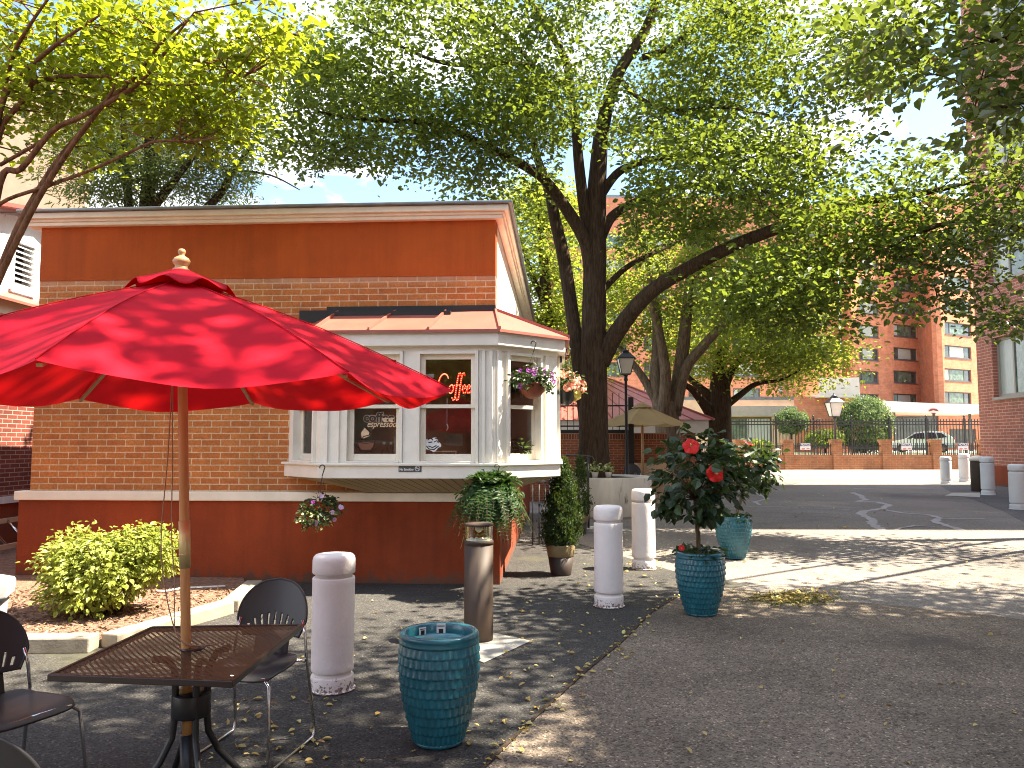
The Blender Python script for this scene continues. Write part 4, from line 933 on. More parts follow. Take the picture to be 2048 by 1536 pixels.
p1, g1_, r1_, h1_ = teal_pot(877, 1485, .575, 158, "empty teal glazed pot with price tags inside, nearest the camera")
for (a, sz, lab) in ((128, .045, "torn paper price tag stuck inside the empty pot, on the left"), (92, .05, "white price tag with black symbol inside the empty pot")):
    q = Vector((g1_.x + (r1_ - .034) * math.cos(R(a)), g1_.y + (r1_ - .034) * math.sin(R(a)), g1_.z + h1_ - .045)); n = Vector((-math.cos(R(a)), -math.sin(R(a)), 0)); tt = Vector((-n.y, n.x, 0))
    tg = thing("price_tag", q, lab, "tag"); sgm = Seg((q.x - tt.x * sz / 2, q.y - tt.y * sz / 2), (q.x + tt.x * sz / 2, q.y + tt.y * sz / 2)); sg_ = 1 if Vector((sgm.n.x, sgm.n.y, 0)).dot(n) > 0 else -1
    h_ = .085 if a < 100 else .06
    MB().ob(sgm, 0, sz, q.z - h_ / 2, q.z + h_ / 2, min(0, .003 * sg_), max(0, .003 * sg_)).build("paper", M["sign_white"], tg)
    mb = MB(); mb.ob(sgm, sz * .25, sz * .75, q.z - .01, q.z + .014, .0035 * sg_ if sg_ > 0 else -.0045, .0045 * sg_ if sg_ > 0 else -.0035); mb.ob(sgm, sz * .1, sz * .9, q.z + h_ * .32, q.z + h_ * .38, .0035 * sg_ if sg_ > 0 else -.0045, .0045 * sg_ if sg_ > 0 else -.0035); mb.build("print", M["decal_dark"], tg)
p2, g2_, r2_, h2_ = teal_pot(1402, 1230, .575, 97, "teal glazed pot holding the red flowered hibiscus in front")
p3_, g3_, r3_, h3_ = teal_pot(1468, 1117, .575, 70, "sunlit teal glazed pot under the second hibiscus, beyond the first")
p4_, g4_, r4_, h4_ = teal_pot(1412, 1028, .60, 42, "dark teal pot half hidden behind the front hibiscus stem")

# ------------------------------------------------------------------ plants
def flower(parent, c, r, mat, facing, petals=5, name="flower", open_=.25, stamen=True):
    f = Vector(facing).normalized(); a = f.orthogonal().normalized(); b = f.cross(a); mb = MB(); ph = RNG.uniform(0, 6)
    for k in range(petals):
        w0 = 2 * math.pi * k / petals + ph
        def fn(u, v, w0=w0):
            ang = w0 + (u - .5) * 1.75 * (.25 + .75 * math.sin(min(1, v * 1.15) * math.pi / 2)); rr2 = r * v * (1 - .22 * (2 * u - 1) ** 2 * v)
            z = r * (open_ * (1 - v) * -1 + .10 * math.sin(11 * u + w0 * 5) * v * v - .18 * v ** 3 + .05 * (k % 2))
            return Vector(c) + (a * math.cos(ang) + b * math.sin(ang)) * rr2 + f * (z + r * .2)
        mb.grid(fn, 8, 6)
    o = mb.build(name, mat, parent, recalc=False)
    if stamen:
        m2 = MB(); p0 = Vector(c) - f * r * .1; p1 = Vector(c) + f * r * .75 + a * r * .12; m2.tube([p0, p0.lerp(p1, .5), p1], r * .045, 6)
        for j in range(9): m2.ball(p1 - (p1 - p0) * .03 * j + Vector(RNG.normal(0, r * .05, 3)), r * .045, 5, 3)
        m2.build("stamen", M["pet_yellow"], o)
    return o
def blob_points(c, rad, n, shell=.5):
    d = unit(RNG.normal(0, 1, (n, 3))); r_ = RNG.uniform(shell ** 3, 1, n) ** (1 / 3.0)
    return np.array(c) + d * r_[:, None] * np.array(rad), d
def clumps(c, rad, nc, per, spread, shell=.5, flat_=.7):
    C_, D_ = blob_points(c, rad, nc, shell); rep = np.repeat(C_, per, 0); dd = np.repeat(D_, per, 0)
    return rep + RNG.normal(0, 1, rep.shape) * spread * np.array([1, 1, flat_]), dd, C_
def hibiscus(name, g, rr_, hh, c, rad, nc, per, flowers, label, leafL, twist=False):
    base = Vector((g.x, g.y, g.z + hh - .13)); t = thing(name, base, label, "shrub")
    top_ = Vector(c) - Vector((0, 0, rad[2] * .45)); mb = MB()
    for k in range(3):
        a = 2 * math.pi * k / 3; pts = []
        for j in range(15):
            f = j / 14; w_ = a + f * 9; q = base.lerp(top_, f); q += Vector((math.cos(w_), math.sin(w_), 0)) * .011; pts.append(q)
        mb.tube(pts, .012, 7)
    mb.build("trunk", M["bark_light"] if twist else M["stem"], t)
    V_, D_, C_ = clumps(c, rad, nc, per, .06, .55)
    mb = MB()
    for q in C_[:40]:
        q = Vector(q); mid = top_.lerp(q, .5) + Vector((0, 0, .04)); mb.tube([top_, mid, q], [.008, .005, .003], 5)
    mb.build("branchwork", M["stem"], t)
    V, F = leaf_mesh(V_, RNG.uniform(.7, 1.15, len(V_)) * leafL, up=D_ * .5 + np.array([0, 0, .8]), tilt=.45, wid=.72, direction=D_, droop=.55, fold=.12); np_mesh("foliage", V, F, M["leaf_hib"], t)
    for (fc, fr, ff) in flowers: flower(t, fc, fr, M["pet_red"], ff)
    return t
Yh = g2_.y
hc = P(1390, 958, Yh); hibiscus("hibiscus_shrub", g2_, r2_, h2_, hc, (.40, .36, .42), 78, 8,
    [(P(1382, 893, Yh - .40), .078, (-.15, -1, .5)), (P(1430, 947, Yh - .42), .082, (.1, -1, .25))], "dark leaved hibiscus with two big red flowers in the front pot", .115)
Y3 = g3_.y
hc3 = P(1494, 932, Y3); hibiscus("hibiscus_shrub", g3_, r3_, h3_, hc3, (.44, .40, .36), 70, 8, [(P(1496, 886, Y3 - .3), .075, (.5, -.3, 1))], "glossy hibiscus with braided trunk in the sunlit pot", .115, True)
def underplant(g, rr_, hh, label, reds):
    c = Vector((g.x, g.y, g.z + hh - .02)); t = thing("bedding_plant", c, label, "plant"); n = 110
    a = RNG.uniform(0, 2 * math.pi, n); q = np.sqrt(RNG.uniform(0, 1, n)) * (rr_ - .01); C_ = np.stack([c.x + q * np.cos(a), c.y + q * np.sin(a), c.z + RNG.uniform(-.05, .05, n)], 1)
    V, F = leaf_mesh(C_, RNG.uniform(.05, .09, n), tilt=.5, direction=unit(C_ - np.array(c)), droop=.2, wid=.6); np_mesh("foliage", V, F, M["leaf_petunia"], t)
    for q in reds: flower(t, q, .03, M["pet_red"], (-.2, -1, .5), stamen=False)
underplant(g2_, r2_, h2_, "low bedding plants with one small red bloom filling the front hibiscus pot", [P(1363, 1096, g2_.y - .1)])
underplant(g3_, r3_, h3_, "low bedding plants around the braided hibiscus trunk", [])
def arborvitae(px, py, wpx, top, tpx, label, plab, hp, n):
    g = G(px, py); Y = g.y; r = wpx / FPX * Y / 2; pt = thing("plant_pot", g, plab, "pot", "two tone pots of conifers"); 
    MB().lathe([(r * .66, .0), (r * .70, .02), (r * .88, hp * .62)], 28, g).build("body", M["pot_dark"], pt); MB().lathe([(r * .885, hp * .62), (r * .91, hp * .64), (r * 1.0, hp * .97), (r * .98, hp), (r * .9, hp), (r * .88, hp - .04)], 28, g).build("rim", M["pot_band"], pt)
    MB().lathe([(r * .88, hp - .045), (.01, hp - .04)], 24, g).build("soil", M["soil"], pt)
    zt = P(px, top, Y).z; H = zt - hp; t = thing("conifer_shrub", (g.x, g.y, hp - .03), label, "shrub"); MB().tube([(g.x, g.y, hp - .03), (g.x + .01, g.y, hp + H * .8)], [.018, .005], 7).build("trunk", M["stem"], t)
    R0 = tpx / FPX * Y / 2; nc = n; u = RNG.uniform(0, 1, nc) ** 1.25; a = RNG.uniform(0, 2 * math.pi, nc); prof = R0 * np.minimum(1, .72 + 1.4 * u) * (1 - u ** 1.7) ** .75; rr2 = prof * RNG.uniform(.55, 1.08, nc) * (1 + .16 * np.sin(5 * a + 9 * u))
    C_ = np.stack([g.x + rr2 * np.cos(a) + .03 * u, g.y + rr2 * np.sin(a), hp + .0 + u * H], 1); out = np.stack([np.cos(a), np.sin(a), np.zeros(nc)], 1)
    per = 9; C2 = np.repeat(C_, per, 0) + RNG.normal(0, .022, (nc * per, 3)); o2 = np.repeat(out, per, 0)
    V, F = leaf_mesh(C2, RNG.uniform(.022, .052, nc * per), up=o2, tilt=.6, wid=.42, direction=np.array([0, 0, 1.0]) + o2 * .55); np_mesh("foliage", V, F, M["leaf_cedar"], t)
arborvitae(1122, 1150, 58, 922, 78, "upright arborvitae with yellowish tips in a two tone pot beside the bay window", "two tone brown pot holding the front arborvitae", .37, 900)
arborvitae(1158, 1068, 40, 915, 46, "slimmer dark arborvitae standing behind the front one", "dark pot half hidden behind the front arborvitae", .34, 420)
# fern in hanging basket
def hook_shape(mb, p, s=.05, r=.005):
    mb.tube([Vector(p) + Vector((s * .5 * math.cos(R(a)) + 0, -.01, s * .5 * math.sin(R(a)) + s * .5)) for a in range(200, -60, -20)] + [Vector(p) + Vector((.0, -.01, -s * 1.2))], r, 6)
Yf = cf(uC, -bp)[1] - .16
fc = P(984, 985, Yf); hk = P(994, 938, Yf + .06)
t = thing("hanging_fern", hk, "large bushy fern hanging from the bay window corner", "hanging plant")
mb = MB(); hook_shape(mb, hk, .05); 
for k in range(3):
    a = 2 * math.pi * k / 3 + .4; mb.tube([hk + Vector((0, -.01, -.06)), fc + Vector((.13 * math.cos(a), .13 * math.sin(a), -.02))], .0025, 4)
mb.build("hanger", M["dark_metal"], t); MB().lathe([(.08, -.14), (.12, -.10), (.145, -.0), (.14, .0)], 22, fc).build("basket", M["pot_dark"], t)
Vp = []; st = MB()
for k in range(190):
    a = RNG.uniform(0, 2 * math.pi); Lf = RNG.uniform(.34, .64); el = RNG.uniform(R(-20), R(80)); d = Vector((math.cos(a) * math.cos(el), math.sin(a) * math.cos(el), math.sin(el))); pts = []
    for j in range(13):
        s = j / 12; q = fc + Vector((.05 * math.cos(a), .05 * math.sin(a), 0)) + d * Lf * .80 * s + Vector((0, 0, -1)) * Lf * (.85 if el < .9 else .45) * s ** 2.4; pts.append(q)
    st.tube(pts, .0018, 3, caps=False)
    Cc, Ll, Dd, Uu = [], [], [], []
    for j in range(1, 13):
        tn = (pts[j] - pts[j - 1]).normalized(); sd = tn.cross(Vector((0, 0, 1))); sd = sd.normalized() if sd.length > .01 else Vector((1, 0, 0)); nn = sd.cross(tn)
        for m_ in (0, .5):
            q = pts[j - 1].lerp(pts[j], m_)
            for s_ in (-1, 1): Cc.append(q); Ll.append(.085 * math.sin(math.pi * (.18 + .80 * (j - 1 + m_) / 12))); Dd.append(sd * s_ + tn * .4); Uu.append(nn)
    V, F = leaf_mesh(np.array(Cc), np.array(Ll), up=np.array(Uu), tilt=.18, wid=.30, direction=np.array(Dd) * 3, fold=.1); Vp.append((V, F))
V, F = merge(Vp); np_mesh("foliage", V, F, M["leaf_fern"], t); st.build("stem", M["stem"], t, recalc=False)
C_, D_, _ = clumps(fc + Vector((0, 0, -.05)), (.26, .24, .24), 120, 8, .05, .3); V, F = leaf_mesh(C_, RNG.uniform(.04, .10, len(C_)), up=D_ * .5 + np.array([0, 0, .6]), tilt=.5, wid=.3, direction=D_, droop=.5); np_mesh("inner_fronds", V, F, M["leaf_fern"], t)
def basket(name, label, hk, c, r, bmat, lmat, nleaf, leafL, rad, flowers, hang=3, deep=1.0):
    t = thing(name, hk, label, "hanging plant"); mb = MB(); hook_shape(mb, hk, .055, .006); mb.build("hook", M["dark_metal"], t)
    mb = MB()
    for k in range(hang):
        a = 2 * math.pi * k / hang + .5; mb.tube([Vector(hk) + Vector((0, -.01, -.065)), Vector(c) + Vector((r * .95 * math.cos(a), r * .95 * math.sin(a), 0))], .0022, 4)
    mb.build("hanger", M["dark_metal"], t)
    mb = MB(); mb.lathe([(r * .25, -r * 1.0 * deep), (r * .55, -r * .88 * deep), (r * .85, -r * .5 * deep), (r * 1.0, 0), (r * 1.04, .004), (r * 1.04, .018), (r * .95, .02)], 30, c, fn=lambda w_, z: 1 + .012 * math.cos(14 * w_)); mb.build("basket", bmat, t)
    cc = Vector(c) + Vector((0, 0, rad[2] * .35)); C_, D_, K_ = clumps(cc, rad, nleaf // 8, 8, leafL * .7, .3)
    C_[:, 2] = np.where((np.hypot(C_[:, 0] - c[0], C_[:, 1] - c[1]) < r * 1.0) & (C_[:, 2] < c[2]), c[2] + RNG.uniform(0, .06, len(C_)), C_[:, 2])
    V, F = leaf_mesh(C_, RNG.uniform(.6, 1.15, len(C_)) * leafL, up=D_ * .6 + np.array([0, 0, .7]), tilt=.5, direction=D_, droop=.4); np_mesh("foliage", V, F, lmat, t)
    n = 0
    for (mat, cnt, fr, sel) in flowers:
        for k in range(cnt):
            for _ in range(60):
                d = Vector(RNG.normal(0, 1, 3)).normalized()
                if d.y < .35 and sel(d): break
            q = cc + Vector((d.x * rad[0], d.y * rad[1], d.z * rad[2])) * RNG.uniform(.92, 1.12); flower(t, q, fr * RNG.uniform(.8, 1.15), mat, (d.x * .5, -1 + d.y * .3, d.z * .5 + .3), stamen=False, open_=.35)
    return t
p = f2.at(f2.px(1067, 690, .16)[0], 0, .16); Yb = p.y
basket("hanging_basket", "purple petunia basket in ribbed terracotta bowl hanging at the angled bay window", P(1067, 692, Yb), P(1065, 770, Yb), .150, M["terracotta"], M["leaf_petunia"], 620, .055, (.25, .22, .13),
       [(M["pet_purple"], 12, .030, lambda d: d.z > -.1 and d.x > -.3), (M["pet_purple"], 4, .03, lambda d: d.x < 0)])
D5 = cf(uC + dD + .16, -bp + dD + .38)
basket("hanging_basket", "peach begonia basket in black pot hanging right of the bay window", P(1137, 706, D5[1]), P(1131, 783, D5[1]), .13, M["dark_metal"], M["leaf_petunia"], 320, .07, (.20, .2, .16),
       [(M["pet_peach"], 34, .050, lambda d: d.z > -.25), (M["pet_yellow"], 7, .045, lambda d: d.x > .3 and d.z < -.1)], deep=1.3)
mb = MB(); a = Vector(P3(cf(uC + dD + .05, -bp + dD + .38), P(1137, 712, D5[1]).z)); b = P(1137, 712, D5[1]); 
bk_ = thing("hanging_bracket", a, "black iron bracket holding the peach begonia basket", "bracket"); MB().tube([a, a.lerp(b, .6) + Vector((0, 0, .03)), b], .008, 6).build("arm", M["dark_metal"], bk_); MB().box(a, (.02, .04, .16)).build("wall_plate", M["dark_metal"], bk_)
q = BS[1].px(645, 935, .08); Yl = BS[1].at(q[0], 0, .08).y - .03
basket("hanging_basket", "variegated basket with pink petunias hanging low under the left bay corner", P(645, 940, Yl), P(640, 1030, Yl), .105, M["terracotta"], M["leaf_petunia"], 380, .055, (.22, .2, .14), [(M["pet_pink"], 6, .03, lambda d: d.x > -.2), (M["pet_purple"], 2, .026, lambda d: True)])
lb = [o for o in bpy.data.objects if o.name.startswith("hanging_basket") and "variegated" in o.get("label", "")][0]
C_, D_, _ = clumps(P(628, 1035, Yl - .05), (.16, .1, .13), 30, 7, .035, .3); V, F = leaf_mesh(C_, RNG.uniform(.03, .06, len(C_)), tilt=.5, direction=D_, droop=.4); np_mesh("variegated_leaves", V, F, M["leaf_variegated"], lb)

# ------------------------------------------------------------------ planting bed, bush, edging
bed = [G(x, y) for x, y in ((-120, 1300), (200, 1296), (440, 1226), (492, 1182))]
bedp = [(p.x, p.y) for p in bed] + [cf(-2.9, -.08), cf(sL - W0 - .08, -.08), (-7.6, 8.8), (-7.6, bed[0].y)]
mb = MB(); mb.prism(bedp, -.02, .055); props(mb.build("mulch_bed", M["mulch"]), kind="structure")
sheet("alley_ground", [(-8, 8.6), cf(sL - W0 - .07, -.05), cf(sL - W0 - .07, 9), (-8, 18)], .03, M["mulch"])
edg = thing("bed_edging", bed[1], "low tan stone edging around the mulched planting bed", "edging")
for i in range(3):
    a, b = bed[i], bed[i + 1]; sgm = Seg((a.x, a.y), (b.x, b.y)); n = max(1, int(sgm.L / .55))
    for k in range(n):
        MB().ob(sgm, sgm.L * k / n + .004, sgm.L * (k + 1) / n - .004, 0, .115 + .006 * (k % 2), -.0, .17).build("edging_stone", M["kerb"], edg, bevel=.012)
# wood chips over the mulch
n = 3600; C_ = np.stack([RNG.uniform(-6.0, -2.8, n), RNG.uniform(5.75, 8.3, n), np.full(n, .06)], 1)
def inpoly(x, y, poly):
    c = np.zeros(len(x), bool); j = len(poly) - 1
    for i in range(len(poly)):
        xi, yi = poly[i]; xj, yj = poly[j]; c ^= ((yi > y) != (yj > y)) & (x < (xj - xi) * (y - yi) / (yj - yi + 1e-12) + xi); j = i
    return c
C_ = C_[inpoly(C_[:, 0], C_[:, 1], bedp)]; chips = leafmat("wood_chip", [(.10, .05, .03), (.25, .14, .08), (.42, .29, .18), (.16, .09, .05)], (.2, .1, .05), .02)
V, F = leaf_mesh(C_, RNG.uniform(.025, .07, len(C_)), tilt=.45, wid=.35); props(np_mesh("wood_chips", V, F, chips), kind="stuff")
bg_ = G(205, 1240); bc = Vector((bg_.x, bg_.y, .44)); bush = thing("leafy_bush", (bg_.x, bg_.y, .05), "bright yellow green bush growing in the mulched bed", "bush")
Cs, Ds = [], []
for (dx, dy, dz, rx, ry, rz_, k) in ((0, 0, .02, .46, .36, .30, 260), (-.35, .1, .12, .26, .3, .25, 110), (.36, .12, .12, .26, .28, .25, 110), (-.12, -.1, -.14, .38, .3, .22, 130), (-.42, .3, -.05, .22, .25, .25, 60), (.2, .2, .2, .25, .2, .2, 60)):
    a, b, _ = clumps((bc.x + dx, bc.y + dy, bc.z + dz), (rx, ry, rz_), k, 13, .05, .45); Cs.append(a); Ds.append(b)
Cs, Ds = np.concatenate(Cs), np.concatenate(Ds); ok = Cs[:, 2] > .1; Cs, Ds = Cs[ok], Ds[ok]
V, F = leaf_mesh(Cs, RNG.uniform(.026, .066, len(Cs)), up=Ds * .5 + np.array([.25, 0, .8]), tilt=.4, direction=Ds, droop=.15, wid=.6); np_mesh("foliage", V, F, M["leaf_bush"], bush)
mb = MB()
for k in range(46):
    a = RNG.uniform(0, 6.28); q = Vector((bg_.x + .14 * math.cos(a), bg_.y + .12 * math.sin(a), .05)); e_ = Vector(Cs[RNG.integers(len(Cs))]); mb.tube([q, q.lerp(e_, .5) + Vector((0, 0, .06)), e_], [.008, .006, .003], 5)
mb.build("branchwork", M["stem"], bush)
# octagonal planter at the left edge
t = thing("octagonal_planter", (-3.52, 4.95, 0), "pale concrete octagonal planter cut by the left edge of the photo", "planter")
MB().lathe([(.24, 0), (.25, .02), (.30, .60), (.33, .62), (.335, .70), (.32, .72)], 8, (-3.52, 4.95, .004), smooth=False).build("body", M["pale_concrete"], t, bevel=.008); MB().lathe([(.322, .715), (.26, .735), (.01, .74)], 8, (-3.52, 4.95, .004), smooth=False).build("lid", M["pale_concrete"], t)
# hose end on the mulch
q0, q1 = G(312, 1182, .07), G(368, 1176, .07); t = thing("garden_hose", q0, "thin pale hose lying on the mulch by the wall", "hose"); MB().tube([q0, q0.lerp(q1, .4) + Vector((0, -.1, 0)), q1, q1 + Vector((.4, .1, 0))], .012, 7).build("tube", M["sign_white"], t)

# ------------------------------------------------------------------ fallen leaves
LT = []
def scatter(n, fn, lo=.022, hi=.058):
    C_ = np.array([fn() for _ in range(n)]); C_ = np.concatenate([C_, np.full((n, 1), .016)], 1)
    V, F = leaf_mesh(C_, RNG.uniform(lo, hi, n), tilt=.28, wid=.55, fold=.22); LT.append((V, F))
def along():
    i = RNG.integers(0, len(sw) - 2); a = sw[i].lerp(sw[i + 1], RNG.uniform()); return (a.x + RNG.normal(0, .035), a.y + RNG.normal(0, .035))
def pxbox(x0, y0, x1, y1):
    def f():
        g = G(RNG.uniform(x0, x1), RNG.uniform(y0, y1)); return (g.x, g.y)
    return f
scatter(120, along); scatter(70, pxbox(560, 1180, 1260, 1530)); scatter(60, pxbox(1000, 1180, 1320, 1360)); scatter(36, pxbox(960, 1200, 2048, 1530), .022, .05); scatter(60, pxbox(1150, 1090, 1320, 1180)); scatter(150, pxbox(1250, 1040, 1420, 1140)); scatter(60, pxbox(400, 1370, 680, 1536))
scatter(240, lambda: ((lambda g: (g.x, g.y))(G(RNG.normal(1590, 45), RNG.normal(1197, 7)))), .03, .07); scatter(60, pxbox(1400, 1090, 2040, 1200), .03, .06); scatter(50, pxbox(1460, 980, 1800, 1060), .05, .09)
V, F = merge(LT); props(np_mesh("leaf_litter", V, F, M["dead_leaf"]), kind="stuff")
n = 2600; gx = RNG.normal(1580, 40, n); gy = RNG.normal(1199, 6.5, n); C_ = np.array([(lambda g: (g.x, g.y, .010))(G(a, b)) for a, b in zip(gx, gy)]); V, F = leaf_mesh(C_, RNG.uniform(.012, .03, n), tilt=.6, wid=.5); props(np_mesh("moss_patch", V, F, M["moss"]), kind="stuff")
# ------------------------------------------------------------------ trees
def smooth_path(pts, rad, k=5):
    pts = [Vector(p) for p in pts]; P_, R_ = [], []
    for i in range(len(pts) - 1):
        a, b, c, d = pts[max(i - 1, 0)], pts[i], pts[i + 1], pts[min(i + 2, len(pts) - 1)]
        for j in range(k):
            t = j / k; P_.append(.5 * ((2 * b) + (c - a) * t + (2 * a - 5 * b + 4 * c - d) * t * t + (3 * b - a - 3 * c + d) * t ** 3)); R_.append(rad[i] + (rad[i + 1] - rad[i]) * t)
    return P_ + [pts[-1]], R_ + [rad[-1]]
def limb(px, Y0, Y1):
    """limb traced as (x, y, width) in photo pixels, running from depth Y0 to depth Y1"""
    n = len(px); pts, rad = [], []
    for i, (x, y, w_) in enumerate(px):
        Y = Y0 + (Y1 - Y0) * (i / (n - 1)) ** 1.3; pts.append(P(x, y, Y)); rad.append(w_ / FPX * Y / 2)
    return smooth_path(pts, rad)
def pxblob(cx, cy, rx, ry, Y, d): return (P(cx, cy, Y), (rx / FPX * Y, d, ry / FPX * Y))
def tree(name, label, trunk, limbs, blobs, per, L, lm, bm_, spread=.36, gaps=(), shell=.35, tilt=.55, group=None, cat="tree", wid=.66, droop=.35, flat_=.42, sides=10, crown="crown"):
    base = trunk[0][0]; t = thing(name, base, label, cat, group)
    MB().tube(trunk[0], trunk[1], 14).build("trunk", bm_, t)
    for p, r in limbs: MB().tube(p, r, sides).build("branch", bm_, t)
    allp = [q for p, r in [trunk] + list(limbs) for q in p[3:]]; A = np.array(allp); nA = len(A)
    Cs, Ls, Ds, tw = [], [], [], MB()
    for (c, rad, ncl) in blobs:
        C_, D_ = blob_points(c, rad, ncl, shell)
        d0_ = np.array([np.min(np.linalg.norm(A - q, axis=1)) for q in C_]); od = np.argsort(d0_); C_, D_ = C_[od], D_[od]
        for q, d in zip(C_, D_):
            if q[1] > .5:
                x, y = proj(q)
                if any(((x - g[0]) / g[2]) ** 2 + ((y - g[1]) / g[3]) ** 2 < 1 for g in gaps): continue
            dist = np.linalg.norm(A - q, axis=1) + np.maximum(0, A[:, 2] - q[2]) * .6; dist[nA:] += .25; a = Vector(A[int(np.argmin(dist))]); qv = Vector(q); A = np.vstack([A, q[None]])
            mid = a.lerp(qv, .5) + Vector((RNG.normal(0, .12), RNG.normal(0, .12), .12 * (qv - a).length)); ln = (qv - a).length
            pp, _ = smooth_path([a, mid, qv], [1, 1, 1], 4); r0 = min(.035, .006 + .006 * ln); tw.tube(pp, [r0 + (.003 - r0) * i / (len(pp) - 1) for i in range(len(pp))], 4, caps=False)
            n = int(per * RNG.uniform(.6, 1.4)); sp = spread * RNG.uniform(.7, 1.3)
            pts = q + RNG.normal(0, 1, (n, 3)) * sp * np.array([1, 1, flat_]); Cs.append(pts); Ls.append(RNG.uniform(.5, 1.25, n) * L); Ds.append(unit(pts - q + d * .1))
    tw.build("branchwork", bm_, t, recalc=False)
    C_, L_, D_ = np.concatenate(Cs), np.concatenate(Ls), np.concatenate(Ds); keep = C_[:, 2] > .3
    if gaps and True:
        f = C_[:, 1] * CP + (C_[:, 2] - EYE) * SP; u = -C_[:, 1] * SP + (C_[:, 2] - EYE) * CP; X = 1024 + FPX * C_[:, 0] / np.maximum(f, .1); Yp = 768 - FPX * u / np.maximum(f, .1)
        for g in gaps: keep &= ~((((X - g[0]) / g[2]) ** 2 + ((Yp - g[1]) / g[3]) ** 2 + RNG.normal(0, .3, len(X)) < .8) & (f > .3))
    V, F = leaf_mesh(C_[keep], L_[keep], tilt=tilt, wid=wid, direction=D_[keep], droop=droop); np_mesh(crown, V, F, lm, t)
    return t
GT = [(1190, 400, 62, 130), (1150, 330, 30, 60), (1300, 590, 80, 45), (1400, 520, 90, 34), (1500, 470, 70, 28), (1140, 520, 40, 130)]
GAPS = [(1868, 225, 58, 60), (690, 372, 78, 32), (570, 370, 40, 36)]
YT = 17.6
trunk = limb([(1188, 985, 92), (1187, 950, 74), (1187, 890, 60), (1187, 760, 55), (1188, 620, 49), (1190, 520, 46), (1191, 440, 44), (1196, 340, 36), (1206, 250, 30), (1235, 150, 24), (1290, 60, 20), (1325, -40, 14), (1350, -160, 8)], YT, YT)
lm_ = [limb([(1176, 850, 36), (1160, 740, 31), (1146, 640, 28), (1128, 520, 27), (1110, 440, 24), (1098, 380, 22), (1076, 320, 16), (1060, 240, 12), (1040, 140, 9)], YT + .1, 19),
       limb([(1184, 570, 32), (1173, 490, 28), (1142, 432, 26), (1107, 382, 23), (1080, 352, 20), (1020, 316, 18), (945, 279, 16), (870, 248, 13), (790, 242, 10), (700, 236, 8), (630, 222, 5)], YT, 14.5),
       limb([(1184, 510, 26), (1169, 420, 24), (1158, 330, 22), (1148, 220, 18), (1130, 120, 16), (1090, 50, 13), (1050, -20, 10), (1010, -110, 6)], YT, 16.5),
       limb([(1142, 180, 12), (1085, 142, 11), (1041, 128, 10), (935, 131, 9), (872, 122, 8), (800, 92, 6), (700, 45, 3)], 16.9, 14.5),
       limb([(1200, 725, 40), (1240, 655, 34), (1300, 585, 30), (1380, 535, 28), (1470, 490, 26), (1560, 455, 24), (1640, 430, 22), (1720, 405, 18), (1850, 385, 13), (1960, 360, 6)], YT, 12.8),
       limb([(1202, 475, 22), (1225, 432, 20), (1270, 405, 18), (1330, 380, 15), (1410, 372, 11), (1500, 388, 5)], YT, 18.5),
       limb([(1205, 385, 20), (1240, 342, 17), (1300, 320, 14), (1370, 312, 12), (1420, 315, 11), (1480, 345, 9), (1545, 395, 7), (1610, 440, 4)], YT, 15),
       limb([(1285, 115, 14), (1340, 95, 13), (1395, 50, 12), (1460, 5, 10), (1540, -60, 6)], YT, 16),
       limb([(1205, 580, 14), (1260, 530, 11), (1340, 490, 8), (1410, 450, 4)], YT, 20),
       limb([(1235, 150, 12), (1270, 190, 10), (1340, 220, 8), (1450, 215, 6), (1560, 235, 4)], YT, 15.5),
       limb([(1075, 140, 10), (1000, 60, 8), (900, 0, 6), (800, -50, 4)], 17, 14.5)]
mb_ = [(*pxblob(860, 130, 330, 170, 15.2, 2.4), 130), (*pxblob(1230, 130, 330, 190, 17.3, 3.2), 150), (*pxblob(1540, 200, 260, 190, 15.8, 2.8), 125), (*pxblob(1040, 300, 230, 95, 16, 2.4), 70), (*pxblob(1440, 400, 290, 110, 15.3, 2.8), 110),
       (*pxblob(1590, 590, 175, 95, 12.9, .9), 40), (*pxblob(1660, 470, 150, 90, 13.2, 1.3), 45), (*pxblob(690, 220, 190, 130, 14.6, 1.8), 55), (*pxblob(660, 340, 110, 60, 14.6, 1.2), 16), (*pxblob(1200, -190, 620, 170, 17, 3.8), 110), (*pxblob(1250, 440, 90, 60, 17.5, 2), 14), (*pxblob(1420, 545, 90, 50, 16, 1.5), 12)]
tree("shade_tree", "tall shade tree rising from the round planter with a long dark limb arching right", trunk, lm_, mb_, 85, .118, M["leaf_main"], M["bark"], spread=.36, gaps=GAPS + GT)
# right-hand tree reaching over the drive from beyond the right edge
q0 = Vector((12.7, 13.4, 0)); tr = smooth_path([q0, q0 + Vector((-.1, 0, 1.6)), q0 + Vector((-.3, -.1, 3.2)), q0 + Vector((-.4, -.3, 5.5)), q0 + Vector((-.3, -.5, 8.5)), q0 + Vector((0, -.4, 11))], [.30, .25, .22, .17, .11, .04])
def wl_(pts, r): return smooth_path([Vector(p) for p in pts], r)
lr = [wl_([(12.4, 13.2, 3.6), (10.6, 11.4, 5.2), (8.6, 9.6, 6.0), (6.6, 8.2, 6.2), (4.9, 7.6, 5.7)], [.06, .055, .05, .035, .015]), wl_([(12.4, 13.3, 3.3), (10.6, 13.0, 4.6), (8.8, 12.8, 5.2), (7.4, 12.7, 5.3), (6.4, 12.8, 4.9)], [.12, .10, .07, .045, .02]),
      wl_([(12.3, 13.0, 6.2), (9.6, 10.6, 7.9), (7.0, 8.6, 8.2)], [.06, .045, .02])]
